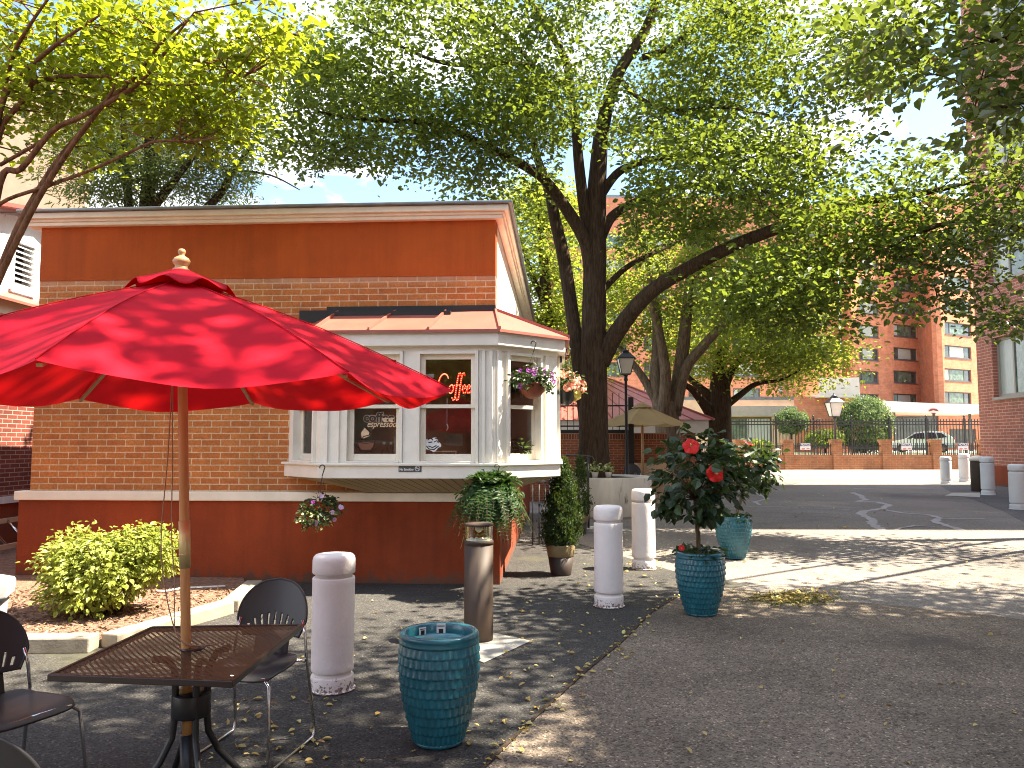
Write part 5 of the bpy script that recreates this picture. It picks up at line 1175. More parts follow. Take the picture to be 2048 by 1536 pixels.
br = [(*pxblob(1930, 60, 190, 110, 7.6, .9), 26), (*pxblob(2010, 190, 75, 70, 7.0, .8), 11), (*pxblob(1830, 450, 130, 150, 12.7, .9), 24), (*pxblob(1970, 430, 110, 190, 12.2, 1.2), 28), (*pxblob(1990, 640, 60, 30, 11.8, .6), 6), (*pxblob(1850, 600, 90, 40, 12.6, .5), 6), (Vector((9.2, 11.8, 5.8)), (2.0, 1.4, 1.2), 40)]
tree("overhanging_tree", "dark leaved tree whose branches reach in over the drive from the right edge", tr, lr, br, 70, .125, M["leaf_dark"], M["bark"], spread=.36, gaps=GAPS[:1], group=None)
tr = smooth_path([Vector((8.8, 2.2, 0)), Vector((8.7, 2.2, 2)), Vector((8.4, 2.3, 4.5)), Vector((8.2, 2.6, 7)), Vector((8.0, 2.8, 11))], [.26, .22, .18, .14, .04])
tree("roadside_tree", "tree beside the photographer on the right that dapples the parasol and pavement", tr, [wl_([(8.4, 2.3, 4.5), (7.0, 3.2, 7.0), (5.2, 4.2, 8.6), (3.4, 4.0, 9.0)], [.12, .09, .06, .02]), wl_([(8.3, 2.4, 5.2), (7.8, 4.2, 7.4), (7.4, 5.8, 8.2)], [.10, .07, .02])],
     [(Vector((5.4, 4.4, 9.0)), (3.0, 2.6, 1.3), 95), (Vector((7.5, 5.6, 8.2)), (2.4, 1.6, 1.0), 45), (Vector((3.2, 3.6, 8.8)), (2.2, 1.7, .9), 45), (Vector((8.6, 7.9, 8.0)), (3.2, .9, .9), 60)], 70, .125, M["leaf_main"], M["bark"], spread=.36)
# two-stemmed tree and round tree across the drive
Y2 = 23.5
t2 = limb([(1338, 960, 58), (1337, 900, 50), (1334, 840, 48), (1328, 805, 44)], Y2, Y2)
l2 = [limb([(1322, 830, 30), (1312, 760, 27), (1316, 690, 24), (1312, 620, 18), (1300, 560, 12), (1290, 500, 7)], Y2, Y2 + .5), limb([(1326, 830, 26), (1331, 750, 22), (1320, 670, 17), (1305, 605, 12), (1330, 530, 6)], Y2 - .2, Y2 - 1), limb([(1346, 830, 32), (1362, 730, 28), (1374, 620, 22), (1384, 520, 16), (1395, 440, 8)], Y2, Y2),
      limb([(1352, 820, 24), (1370, 740, 22), (1405, 694, 20), (1440, 656, 17), (1490, 610, 10), (1540, 560, 5)], Y2 - .1, Y2 - 1), limb([(1322, 820, 20), (1292, 765, 17), (1266, 728, 14), (1235, 690, 8), (1200, 660, 4)], Y2, Y2 + .5)]
b2 = [(*pxblob(1360, 560, 210, 110, Y2, 2.6), 95), (*pxblob(1500, 560, 140, 90, Y2 - .5, 2), 45), (*pxblob(1250, 640, 110, 90, Y2 + 1, 2), 40), (*pxblob(1420, 470, 180, 90, Y2, 2), 45)]
tree("courtyard_tree", "forked tree with sunlit stems behind the tan parasol", t2, l2, b2, 80, .125, M["leaf_far"], M["bark_light"], spread=.42, group="trees across the drive")
Y3t = 32
t3 = limb([(1441, 925, 50), (1440, 880, 46), (1440, 820, 44), (1440, 770, 40), (1441, 730, 26), (1445, 680, 14)], Y3t, Y3t)
l3 = [limb([(1434, 850, 26), (1412, 815, 20), (1385, 780, 14), (1360, 765, 8)], Y3t, Y3t - 1), limb([(1436, 810, 24), (1410, 785, 20), (1388, 765, 12), (1350, 730, 6)], Y3t, Y3t + 1), limb([(1446, 780, 20), (1462, 745, 16), (1476, 725, 10), (1500, 690, 6)], Y3t, Y3t), limb([(1448, 815, 16), (1480, 790, 13), (1512, 768, 10), (1560, 760, 6), (1600, 740, 3)], Y3t, Y3t - 1.5)]
b3 = [(*pxblob(1500, 690, 180, 70, Y3t, 3.2), 110), (*pxblob(1610, 730, 110, 55, Y3t - 1, 2.4), 50), (*pxblob(1430, 640, 130, 70, Y3t, 3), 55), (*pxblob(1540, 620, 130, 60, Y3t, 3), 40), (*pxblob(1390, 740, 60, 40, Y3t, 2), 14)]
tree("courtyard_tree", "low spreading tree with bright yellow green crown near the far brick fence", t3, l3, b3, 70, .17, M["leaf_far"], M["bark"], spread=.55, group="trees across the drive")
Y4 = 29
t4 = limb([(1098, 900, 34), (1096, 700, 30), (1090, 560, 22), (1082, 440, 14), (1080, 380, 6)], Y4, Y4)
b4 = [(*pxblob(1085, 520, 95, 150, Y4, 2.6), 85), (*pxblob(1120, 690, 90, 110, Y4 + 1, 2.4), 60), (*pxblob(1075, 400, 90, 60, Y4, 2), 25)]
tree("courtyard_tree", "leafy tree filling the gap between the cafe roof and the big trunk", t4, [limb([(1094, 620, 14), (1060, 540, 10), (1040, 470, 5)], Y4, Y4)], b4, 105, .16, M["leaf_far"], M["bark"], spread=.5, group="trees across the drive")
# tree behind the cafe roof
YW = 16.5
tw_ = limb([(298, 885, 40), (298, 700, 36), (296, 520, 32), (294, 406, 30), (300, 340, 24), (298, 270, 18), (302, 180, 12), (310, 90, 6)], YW, YW)
lw_ = [limb([(286, 560, 24), (262, 450, 20), (254, 360, 16), (250, 300, 14), (246, 220, 10), (240, 140, 5)], YW, YW - .5), limb([(300, 420, 22), (330, 385, 18), (362, 344, 13), (400, 297, 9), (440, 250, 5)], YW, YW - 1), limb([(300, 470, 22), (380, 440, 18), (437, 392, 15), (464, 344, 13), (500, 296, 10), (530, 240, 5)], YW, YW + .8), limb([(250, 330, 10), (215, 300, 8), (180, 270, 5)], YW - .4, YW - 1), limb([(466, 340, 6), (540, 350, 4), (600, 380, 2)], YW + .5, YW)]
tree("narrow_leaved_tree", "narrow leaved tree with dark forked trunk standing behind the cafe roof", tw_, lw_, [(*pxblob(310, 250, 220, 130, YW, 2), 170), (*pxblob(210, 360, 110, 50, YW - .5, 1.2), 44), (*pxblob(420, 355, 120, 55, YW + .5, 1.3), 44), (*pxblob(330, 380, 70, 30, YW, 1), 12), (*pxblob(480, 170, 130, 110, YW, 2), 45)], 95, .125, M["leaf_willow"], M["bark"], spread=.34, wid=.26, droop=.8, gaps=[(640, 350, 110, 60), (545, 380, 40, 35)])
# multi-stemmed tree leaning in from the left edge, in front of the cafe
YC = 7.4
q = P(-120, 880, YC); q.z = 0
def lc(pts, Y1): return limb(pts, YC, min(Y1 + .1, 7.2))
t_c = smooth_path([q, P(-70, 760, YC), P(-30, 620, YC), P(0, 545, YC), P(45, 440, YC), P(110, 332, YC), P(165, 262, YC), P(215, 200, YC - .1), P(265, 160, YC - .2), P(330, 78, YC - .3), P(395, 25, YC - .4)], [.06, .055, .05, .042, .038, .034, .026, .022, .018, .013, .008])
l_c = [lc([(-20, 600, 14), (20, 510, 13), (75, 400, 12), (130, 312, 11), (180, 240, 9), (225, 180, 6), (240, 110, 3)], 6.9), lc([(-40, 640, 14), (0, 366, 13), (42, 338, 12), (105, 262, 11), (165, 232, 10), (265, 176, 9), (320, 118, 7), (352, 72, 5), (388, 25, 3)], 6.7),
       lc([(-60, 560, 12), (0, 226, 10), (42, 152, 10), (104, 96, 9), (126, 80, 7), (200, 30, 4)], 6.6), lc([(-30, 420, 14), (0, 264, 12), (48, 200, 11), (80, 160, 10), (200, 152, 8), (260, 165, 5), (330, 170, 3)], 7.0),
       lc([(-30, 470, 9), (0, 408, 8), (95, 372, 8), (187, 338, 7), (282, 294, 6), (314, 283, 5), (390, 281, 4), (440, 276, 2)], 7.0), lc([(310, 135, 6), (360, 122, 5), (420, 126, 4), (500, 160, 3), (540, 175, 2)], 6.6), lc([(0, 330, 8), (70, 290, 7), (110, 262, 6), (140, 240, 4)], 7.8), lc([(-10, 290, 10), (20, 130, 9), (60, 50, 7), (110, -20, 4)], 6.4)]
b_c = [(*pxblob(130, 60, 210, 100, 7.5, .9), 66), (*pxblob(330, 110, 200, 110, 7.5, .9), 66), (*pxblob(400, 210, 130, 55, 7.5, .6), 36), (*pxblob(180, 205, 150, 60, 7.6, .6), 26), (*pxblob(120, 300, 120, 40, 7.8, .4), 8), (*pxblob(390, 275, 60, 25, 7.5, .3), 8), (*pxblob(560, 60, 60, 50, 7.2, .4), 14), (*pxblob(520, 125, 60, 30, 7.2, .4), 8), (*pxblob(60, 170, 80, 70, 7.5, .5), 14)]
tree("multi_stem_tree", "slender multi stemmed tree with yellow green leaves leaning in from the left", t_c, l_c, b_c, 30, .088, M["leaf_yellow"], M["bark_red"], spread=.21, tilt=.5, wid=.68, sides=8)

# ------------------------------------------------------------------ round planter, its pots
pc = Vector((2.0, 17.65, 0)); pl = thing("round_planter", pc, "large stained round concrete planter around the big tree trunk", "planter")
hz = .85; MB().lathe([(1.14, .004), (1.16, .03), (1.16, hz - .03), (1.145, hz), (1.0, hz), (.99, hz - .06)], 56, pc).build("wall", M["planter_concrete"], pl); MB().lathe([(1.0, hz - .05), (.5, hz - .01), (.01, hz)], 40, pc).build("soil", M["soil"], pl)
for (x, y, lab) in ((1163, 951, "leafy pot partly hidden behind the conifers on the planter rim"), (1190, 950, "middle small white pot of pale leaves on the round planter rim"), (1217, 948, "right small white pot of pale leaves on the round planter rim")):
    g = P(x, y, 16.75); g.z = hz; t = thing("small_flower_pot", g, lab, "flower pot", "small white pots on the planter"); MB().lathe([(.055, 0), (.075, .11), (.082, .12), (.07, .121)], 18, g).build("pot", M["white_pot"], t)
    n = 40; C_ = np.array(g) + np.abs(RNG.normal(0, 1, (n, 3))) * np.array([0, 0, .06]) + RNG.normal(0, .055, (n, 3)) * np.array([1, 1, .3]) + np.array([0, 0, .15]); V, F = leaf_mesh(C_, RNG.uniform(.06, .11, n), direction=unit(C_ - np.array(g)), droop=.2); np_mesh("foliage", V, F, M["leaf_variegated"], t)
# handrail and railing by the cafe side
g = G(1177, 1062); t = thing("handrail", g, "thin dark handrail post with bent top rail beside the conifers", "handrail"); zt_ = P(1177, 912, g.y).z
MB().tube([(g.x, g.y, 0), (g.x, g.y, zt_)], .022, 8).build("post", M["iron"], t); MB().tube([P(1188, 922, g.y), P(1184, 914, g.y), (g.x, g.y, zt_), (g.x - .35, g.y + .6, zt_)], .018, 7).build("rail", M["iron"], t); MB().box((g.x, g.y + .02, .03), (.5, .45, .06)).build("step", M["concrete"], t)
A_, B_ = cf(.32, 3.3), cf(1.0, 3.9); sg = Seg(A_, B_); t = thing("iron_railing", (A_[0], A_[1], 0), "low black iron railing behind the cafe corner", "railing"); mb = MB()
for k in range(8): mb.tube([sg.at(sg.L * k / 7, 0), sg.at(sg.L * k / 7, .98)], .010, 6)
mb.build("picket", M["iron"], t); MB().ob(sg, -.02, sg.L + .02, .98, 1.01, -.02, .02).build("top_rail", M["iron"], t); MB().ob(sg, -.02, sg.L + .02, .10, .125, -.015, .015).build("bottom_rail", M["iron"], t)
c = copy_tree(ch); c.location = (.85, 14.2, 0); c.rotation_euler.z = R(40); c["label"] = "dark chair half hidden behind the fern and railing"; c["group"] = "dark chairs farther back"
c = copy_tree(ch); c.location = (3.1, 19.2, .12); c.rotation_euler.z = R(200); c.scale = (1.15, 1.15, 1.15); c["label"] = "dark rounded chair back showing above the round planter"; c["group"] = "dark chairs farther back"
# brick wall with grille, gate post, lamps
sw_ = Seg((P(1040, 900, 21.3).x, 21.3), (P(1334, 900, 21.0).x, 21.0)); zw = sw_.px(1300, 866)[1]; sg0 = sw_.px(1262, 900)[0]
bw = thing("brick_wall", (sw_.p.x, sw_.p.y, 0), "brown brick garden wall behind the big tree trunk", "wall"); MB().ob(sw_, 0, sw_.L, 0, zw - .17, -.24, 0).build("wall", M["wall_brick"], bw)
M["soldier_brick"] = brick("soldier_brick", (.22, .05, .022), (.30, .08, .03), (.42, .3, .2), bw=.0745, rh=.232, ms=.008)
MB().ob(sw_, 0, sw_.L, zw - .169, zw, -.25, .004).build("coping", M["soldier_brick"], bw)
gr = thing("iron_grille", (sw_.p.x, sw_.p.y, zw), "black iron grille standing on the brown brick wall", "grille"); mb = MB(); zg = sw_.px(1230, 786)[1]
s = .05
while s < sg0 - .05: mb.ob(sw_, s, s + .02, zw + .03, zg, -.13, -.11); s += .178
mb.build("picket", M["iron"], gr); mb = MB()
for y in (811, 852): z = sw_.px(1230, y)[1]; mb.ob(sw_, 0, sg0, z - .02, z + .02, -.14, -.10)
mb.build("rail", M["iron"], gr); MB().ob(sw_, 0, sg0, zw + .001, zw + .09, -.2, -.04).build("base_rail", M["iron"], gr)
gpst = thing("gate_post", sw_.at(sg0, 0, .15), "square black gate post beside the near lamp post", "post"); mb = MB(); mb.ob(sw_, sg0 - .07, sg0 + .07, 0, sw_.px(1256, 795)[1], .02, .16); mb.build("post", M["iron"], gpst)
def lamp(base, ztop, w_, label, head):
    t = thing("lamp_post", base, label, "street lamp", "lantern topped lamp posts"); z1 = ztop - head; r = .030 * head / .6
    MB().lathe([(r * 3, 0), (r * 3, .12), (r * 1.8, .2), (r * 1.5, .6), (r * 1.2, .7), (r, z1 - .15), (r * 1.7, z1 - .13), (r * 1.2, z1 - .05), (r * 1.8, z1)], 14, base).build("post", M["iron"], t)
    g0, g1 = z1 + .02, z1 + head * .62; a, b = w_ * .28, w_ * .5; bx = Vector((base[0], base[1], 0))
    def sq(h, z): return [bx + Vector((sx * h, sy * h, z)) for sx, sy in ((-1, -1), (1, -1), (1, 1), (-1, 1))]
    MB().hexa(sq(a * .93, g0) + sq(b * .93, g1)).build("lantern", M["lamp_glass"], t)
    mb = MB()
    for p0, p1 in zip(sq(a, g0), sq(b, g1)): mb.tube([p0, p1], w_ * .028, 5)
    for q_ in (sq(a, g0), sq(b, g1)):
        for i in range(4): mb.tube([q_[i], q_[(i + 1) % 4]], w_ * .03, 5)
    mb.build("lantern_frame", M["iron"], t)
    mb = MB(); mb.hexa(sq(b * 1.1, g1 + .005) + sq(b * .55, g1 + head * .18)); mb.hexa(sq(b * .42, g1 + head * .18) + sq(b * .36, g1 + head * .26)); mb.lathe([(b * .45, g1 + head * .26), (b * .3, g1 + head * .32), (b * .08, g1 + head * .36), (b * .06, g1 + head * .42), (.005, g1 + head * .44)], 10, bx); mb.build("lantern_cap", M["iron"], t)
g = P(1253, 886, 18.9); lamp((g.x, g.y, 0), P(1253, 697, 18.9).z, 32 / FPX * 18.9, "black lamp post with white lantern between trunk and tan parasol", .66)
g = P(1671, 886, 48.6); lamp((g.x, g.y, 0), P(1671, 788, 48.6).z, 28 / FPX * 48.6, "far lamp post rising behind the brick pillar fence", 1.45)
# tan parasol with table
YU = 20.0; g = P(1285, 886, YU); tu = thing("patio_umbrella", (g.x, g.y, 0), "smaller tan parasol dappled with sun, near the brown brick wall", "umbrella"); za, zr_ = P(1285, 808, YU).z, P(1285, 849, YU).z; ru = 90 / FPX * YU
mb = MB()
for k in range(8):
    def fn(u, v, k=k):
        v = .04 + .96 * v; a0, a1 = R(20 + 45 * k), R(65 + 45 * k); s4 = 4 * u * (1 - u); x = (math.cos(a0) * (1 - u) + math.cos(a1) * u) * ru * v; y = (math.sin(a0) * (1 - u) + math.sin(a1) * u) * ru * v
        return (g.x + x, g.y + y, zr_ + (za - zr_) * (1 - v) - .05 * s4 * v)
    mb.grid(fn, 6, 8)
mb.build("canopy", M["tan_cloth"], tu); MB().lathe([(.28, za - .10), (.12, za + .0), (.01, za + .05)], 8, (g.x, g.y, 0), smooth=False).build("vent_cap", M["tan_cloth"], tu); MB().tube([(g.x, g.y, 0), (g.x, g.y, za)], .035, 10).build("pole", M["pale_wood"], tu)
for k in range(8):
    a = R(20 + 45 * k); MB().tube([(g.x, g.y, za - .04), (g.x + ru * .98 * math.cos(a), g.y + ru * .98 * math.sin(a), zr_ - .01)], .012, 5).build("rib", M["pale_wood"], tu)
tb = thing("cafe_table", (g.x, g.y, 0), "dark round table under the tan parasol", "table"); MB().lathe([(.05, .70), (.48, .715), (.5, .73), (.5, .745), (.05, .75)], 30, (g.x, g.y, 0)).build("tabletop", M["table"], tb)
for k in range(4): a = R(45 + 90 * k); MB().tube([(g.x + .08 * math.cos(a), g.y + .08 * math.sin(a), .70), (g.x + .1 * math.cos(a), g.y + .1 * math.sin(a), .3), (g.x + .34 * math.cos(a), g.y + .34 * math.sin(a), .01)], .018, 6).build("leg", M["dark_metal"], tb)
bx_ = Seg((P(1270, 900, 20.55).x, 20.6), (P(1345, 900, 20.55).x, 20.5)); t = thing("planter_box", (bx_.p.x, bx_.p.y, 0), "pale tan planter box in front of the brown brick wall", "planter"); MB().ob(bx_, 0, bx_.L, 0, 1.07, -.35, 0).build("body", M["tan_wall"], t, bevel=.01); MB().ob(bx_, .03, bx_.L - .03, 1.06, 1.075, -.32, -.03).build("soil", M["soil"], t)

# ------------------------------------------------------------------ generic facades
def facade(mb, g, s0, s1, z0, z1, holes, d0=-.4, d1=0.0):
    zs = sorted({z0, z1} | {h[2] for h in holes} | {h[3] for h in holes})
    for a, b in zip(zs, zs[1:]):
        hs = sorted([(h[0], h[1]) for h in holes if h[2] <= a + 1e-6 and h[3] >= b - 1e-6]); s = s0
        for h0_, h1_ in hs: mb.ob(g, s, h0_, a, b, d0, d1); s = h1_
        mb.ob(g, s, s1, a, b, d0, d1)
def win(g, h, par, frame, panes, split=(.22, .78), rec=.14, fw=.06):
    s0, s1, z0, z1 = h; mb = MB(); mb.ob(g, s0, s0 + fw, z0, z1, -rec - .06, -rec + .02); mb.ob(g, s1 - fw, s1, z0, z1, -rec - .06, -rec + .02); mb.ob(g, s0 + fw, s1 - fw, z1 - fw, z1, -rec - .06, -rec + .02); mb.ob(g, s0 + fw, s1 - fw, z0, z0 + fw, -rec - .06, -rec + .02)
    xs = [s0 + fw] + [s0 + (s1 - s0) * f for f in split] + [s1 - fw]
    for x in xs[1:-1]: mb.ob(g, x - fw * .4, x + fw * .4, z0 + fw, z1 - fw, -rec - .055, -rec + .01)
    mb.ob(g, s0 - .03, s1 + .03, z0 - .10, z0 - .002, -rec, .05); fr = mb.build("window", frame, par)
    for i, m in enumerate(panes):
        p = MB(); p.add([g.at(xs[i], z0 + fw, -rec - .03), g.at(xs[i + 1], z0 + fw, -rec - .03), g.at(xs[i + 1], z1 - fw, -rec - .03), g.at(xs[i], z1 - fw, -rec - .03)], [(0, 1, 2, 3)]); p.build("pane", m, fr, recalc=False)
# right-hand building
RB = Seg((18.2, 30.0), (16.85, 14.9)); HB = 26.5
rb = thing("brick_apartment_block", (18.2, 30, 0), "tall red brick block with tan framed windows at the right edge", "building")
s_a, z_a = RB.px(1988, 795); s_b, z_b = RB.px(1988, 676); holes = []
for k in range(6):
    zz = z_a + (z_b - z_a + 2.05) * k
    for c_ in range(3): holes.append((s_a + 5.0 * c_, min(RB.L - .4, s_a + 5.0 * c_ + 3.6), zz, zz + (z_b - z_a)))
holes = [h for h in holes if h[3] < HB - .5]
mb = MB(); facade(mb, RB, 0, RB.L, .75, HB, holes, -.5, 0)
FR = Seg((34, 29.9), (18.2, 30.0)); NR = Seg((16.85, 14.9), (34, 14.4)); mb.ob(FR, 0, FR.L - .55, .75, HB, -.5, 0); mb.ob(NR, .55, NR.L, .75, HB, -.5, 0); mb.build("wall", M["right_brick"], rb)
mb = MB(); mb.ob(RB, 0.0, RB.L, -.1, .749, -.5, .015); mb.ob(FR, 0, FR.L - .55, -.1, .749, -.5, .015); mb.ob(NR, .55, NR.L, -.1, .749, -.5, .015); mb.build("plinth", M["stucco_lower"], rb)
mb = MB(); mb.prism([(18.3, 29.9), (17, 15), (34, 14.5), (34, 29.8)], HB + .002, HB + .3); mb.build("roof", M["roof_edge"], rb)
for h in holes: win(RB, h, rb, M["win_frame_tan"], [M["blind"], M["pane_painted_reflection"]], split=(.30,), rec=.20, fw=.11)
# unseen block added right of the frame to shade the near pavement, also reflected
NB = Seg((13.8, 7.4), (13.2, -16)); nb = thing("brick_apartment_block", (13.8, 7.4, 0), "unseen red brick block added beyond the right edge to shade the near pavement", "building")
holes = [(2 + 5 * i, 4.6 + 5 * i, 2.2 + 3.4 * k, 4.2 + 3.4 * k) for i in range(4) for k in range(4)]; mb = MB(); facade(mb, NB, 0, NB.L, 0, 20.5, holes); mb.ob(Seg((30, 7.4), (13.8, 7.4)), 0, 15.7, 0, 20.5, -.4, 0); mb.ob(Seg((13.2, -16), (30, -16)), .5, 16, 0, 20.5, -.4, 0); mb.build("wall", M["right_brick"], nb)
MB().prism([(13.9, 7.3), (13.3, -15.9), (30, -15.9), (30, 7.3)], 20.502, 20.7).build("roof", M["roof_edge"], nb)
for h in holes: win(NB, h, nb, M["win_frame_tan"], [M["blind"], M["pane_painted_reflection"]], split=(.30,), rec=.2, fw=.1)
# red brick tower across the road
TW = thing("apartment_tower", (P(1700, 886, 80).x, 80, 0), "many storeyed orange brick tower seen between the trees on the right", "building")
D15 = (math.cos(R(28)), math.sin(R(28)))
a0 = (P(1712, 886, 80).x, 80.0); L1 = 10.9; a1 = (a0[0] + D15[0] * L1, a0[1] + D15[1] * L1); a2 = (P(1882, 886, 79.2).x, 79.2); a3 = (a2[0] + D15[0] * 20, a2[1] + D15[1] * 20)
S1, S2, S3 = Seg(a0, a1), Seg(a1, a2), Seg(a2, a3); S0 = Seg((a0[0] - 14, a0[1] + 1.0), (a0[0] - .02, a0[1] + 3.0)); S0b = Seg((a0[0], 82.8), (a0[0], 80.002))
HT = P(1800, 395, 80).z
def rows(g, xa, xb, ys, pitch=46.0, h=24, n=9):
    out = []
    for k in range(n):
        y0 = ys - pitch * k; sa, z1 = g.px(xa, y0 - h); sb, _ = g.px(xb, y0 - h); _, z0 = g.px((xa + xb) / 2, y0); z1 = g.px((xa + xb) / 2, y0 - h)[1]
        if z1 < HT - .8: out.append((max(.25, sa), min(g.L - .2, sb), z0, z1))
    return out
pan = [[M["pane_dark"], M["blind"], M["pane_dark"]], [M["blind"], M["pane_painted_reflection"], M["pane_dark"]], [M["pane_dark"], M["pane_painted_reflection"], M["pane_dark"]], [M["pane_teal"], M["blind"], M["pane_painted_reflection"]]]
pr_ = random.Random(4)
for g, cols in ((S1, [(1718, 1757), (1787, 1834)]), (S3, [(1889, 1942), (1975, 2020)])):
    hs = []
    for xa, xb in cols: hs += rows(g, xa, xb, 812 if g is S1 else 808)
    mb = MB(); facade(mb, g, 0, g.L, 0, HT, hs, -.5, 0); mb.build("wall", M["tower_brick"], TW)
    for h in hs: win(g, h, TW, M["win_frame"], pr_.choice(pan), rec=.15, fw=.11)
mb = MB(); mb.ob(S2, -.3, S2.L - .003, 0, HT, -.5, -.003); mb.build("wall", M["tower_brick"], TW); mb = MB(); mb.ob(S0b, 0, S0b.L - .25, 0, HT, -.5, -.0); mb.build("wall", M["tower_brick"], TW)
hs = [(1.0 + 4.6 * i, 3.8 + 4.6 * i, 7 + 2.45 * k, 8.3 + 2.45 * k) for i in range(3) for k in range(8)]; mb = MB(); facade(mb, S0, 0, S0.L, 0, HT - 1.5, hs, -.5, 0); mb.build("wall", M["tower_brick"], TW)
for h in hs: win(S0, h, TW, M["win_frame"], pr_.choice(pan), rec=.15, fw=.11)
mb = MB(); mb.prism([a0, a1, a2, a3, (a3[0], 100), (a0[0] - 14, 100), (a0[0] - 14, a0[1] + 3.5), (a0[0], 83.2)], HT - 1.4, HT + .3); mb.build("roof", M["tower_brick"], TW)
# entrance canopy of the tower
ec = thing("entrance_canopy", (P(1860, 886, 66).x, 66, 0), "long curved white entrance canopy with small maroon emblem", "canopy"); n = 14; top_, bot_ = [], []
for k in range(n + 1):
    x = 1760 + 210 * k / n; sag = 7 * math.sin(math.pi * min(1, k / n * 1.1) / 2); top_.append(P(x, 801 + sag, 66)); bot_.append(P(x, 822 + sag * .8, 66))
mb = MB()
for k in range(n): mb.hexa([bot_[k], bot_[k + 1], bot_[k + 1] + Vector((0, 4, 0)), bot_[k] + Vector((0, 4, 0)), top_[k], top_[k + 1], top_[k + 1] + Vector((0, 4, 0)), top_[k] + Vector((0, 4, 0))])
mb.build("fascia", M["fascia_white"], ec)
CS = Seg((P(1700, 886, 65.9).x, 65.9), (P(2000, 886, 65.9).x, 65.9)); mb = MB(); arc = [CS.px(1867 + 10 * math.cos(R(a)), 823 - 6 * math.sin(R(a))) for a in range(0, 181, 20)] + [CS.px(1862, 822), CS.px(1867, 820), CS.px(1872, 822)]; flat(mb, CS, arc, 0, .03); mb.ob(CS, *[CS.px(x, 826)[0] for x in (1862, 1872)], CS.px(1867, 827)[1], CS.px(1867, 825.6)[1], 0, .03); mb.build("emblem", M["maroon"], ec)
for x in (1790, 1870, 1942): p = P(x, 886, 66.5); MB().tube([(p.x, p.y, .9), (p.x, p.y, P(x, 825, 66.5).z)], .12, 8).build("column", M["win_frame"], ec)
ES = Seg((P(1770, 886, 73).x, 73), (P(1990, 886, 73).x, 73)); eh = thing("entrance_hall", (ES.p.x, 73, 0), "dark glazed entrance hall under the white canopy", "building")
h1_ = (*[ES.px(x, 850)[0] for x in (1790, 1878)], .95, ES.px(1830, 832)[1]); h2_ = (*[ES.px(x, 850)[0] for x in (1898, 1952)], ES.px(1920, 884)[1], ES.px(1920, 858)[1])
mb = MB(); facade(mb, ES, 0, ES.L, 0, ES.px(1830, 815)[1], [h1_, h2_], -.4, 0); mb.build("wall", M["tower_brick"], eh)
for h in (h1_, h2_): win(ES, h, eh, M["win_frame"], [M["pane_dark"]] * 3, rec=.2, fw=.12)
MB().prism([(ES.p.x, 73.01), (ES.p.x + ES.L, 73.01), (ES.p.x + ES.L, 79), (ES.p.x, 79)], ES.px(1830, 815)[1] + .002, ES.px(1830, 815)[1] + .2).build("roof", M["roof_edge"], eh)
# lower annex left of the tower
AS = Seg((P(1325, 886, 57.0).x, 57.0), (P(1712, 886, 57.0).x, 57.0)); an = thing("low_annex", (AS.p.x, 57, 0), "low tan and brick annex with glazed doors behind the iron fence", "building")
hd = (*[AS.px(x, 850)[0] for x in (1461, 1545)], .95, AS.px(1500, 834)[1]); sx = AS.px(1590, 886)[0]; mb = MB(); facade(mb, AS, 0, sx, 0, AS.px(1500, 800)[1], [hd], -.4, 0); mb.build("tan_wall", M["tan_wall"], an); win(AS, hd, an, M["win_frame"], [M["pane_painted_reflection"], M["blind"]], split=(.4,), rec=.2, fw=.12)
MB().ob(AS, AS.px(1440, 820)[0], AS.px(1590, 820)[0], AS.px(1500, 832)[1], AS.px(1500, 812)[1], .003, .3).build("door_hood", M["win_frame_tan"], an)
mb = MB(); mb.ob(AS, sx + .002, AS.L, 0, AS.px(1650, 793)[1], -.4, 0); mb.ob(AS, sx + .002, AS.L, AS.px(1650, 793)[1] + .01, AS.px(1650, 700)[1], -2.4, -2.0); mb.build("brick_wall", M["tower_brick"], an)
mb = MB(); mb.ob(AS, AS.px(1630, 780)[0], AS.L, AS.px(1650, 796)[1], AS.px(1650, 790)[1], -2.0, .9); mb.ob(AS, AS.px(1630, 780)[0], AS.L, AS.px(1650, 790)[1] + .004, AS.px(1650, 757)[1], .75, .9); mb.build("balcony", M["fascia_white"], an)
MB().prism([(AS.p.x, 57.01), (AS.p.x + sx, 57.01), (AS.p.x + sx, 66), (AS.p.x, 66)], AS.px(1500, 800)[1] + .002, AS.px(1500, 800)[1] + .25).build("roof", M["roof_edge"], an)
MS = Seg((P(1080, 886, 76).x, 76), (P(1560, 886, 76).x, 76)); ms_ = thing("mid_rise_block", (MS.p.x, 76, 0), "pinkish brick apartment block glimpsed through the middle tree crowns", "building"); hm = P(1300, 395, 76).z
hs = [(1.5 + 4.4 * i, 4.2 + 4.4 * i, 3 + 2.6 * k, 4.4 + 2.6 * k) for i in range(5) for k in range(8)]; mb = MB(); facade(mb, MS, 0, MS.L, 0, hm, hs, -.5, 0); mb.build("wall", M["tower_brick"], ms_)
for h in hs: win(MS, h, ms_, M["win_frame"], pr_.choice(pan), rec=.15, fw=.11)
MB().prism([(MS.p.x, 76.01), (MS.p.x + MS.L, 76.01), (MS.p.x + MS.L, 90), (MS.p.x, 90)], hm + .002, hm + .3).build("roof", M["roof_edge"], ms_)
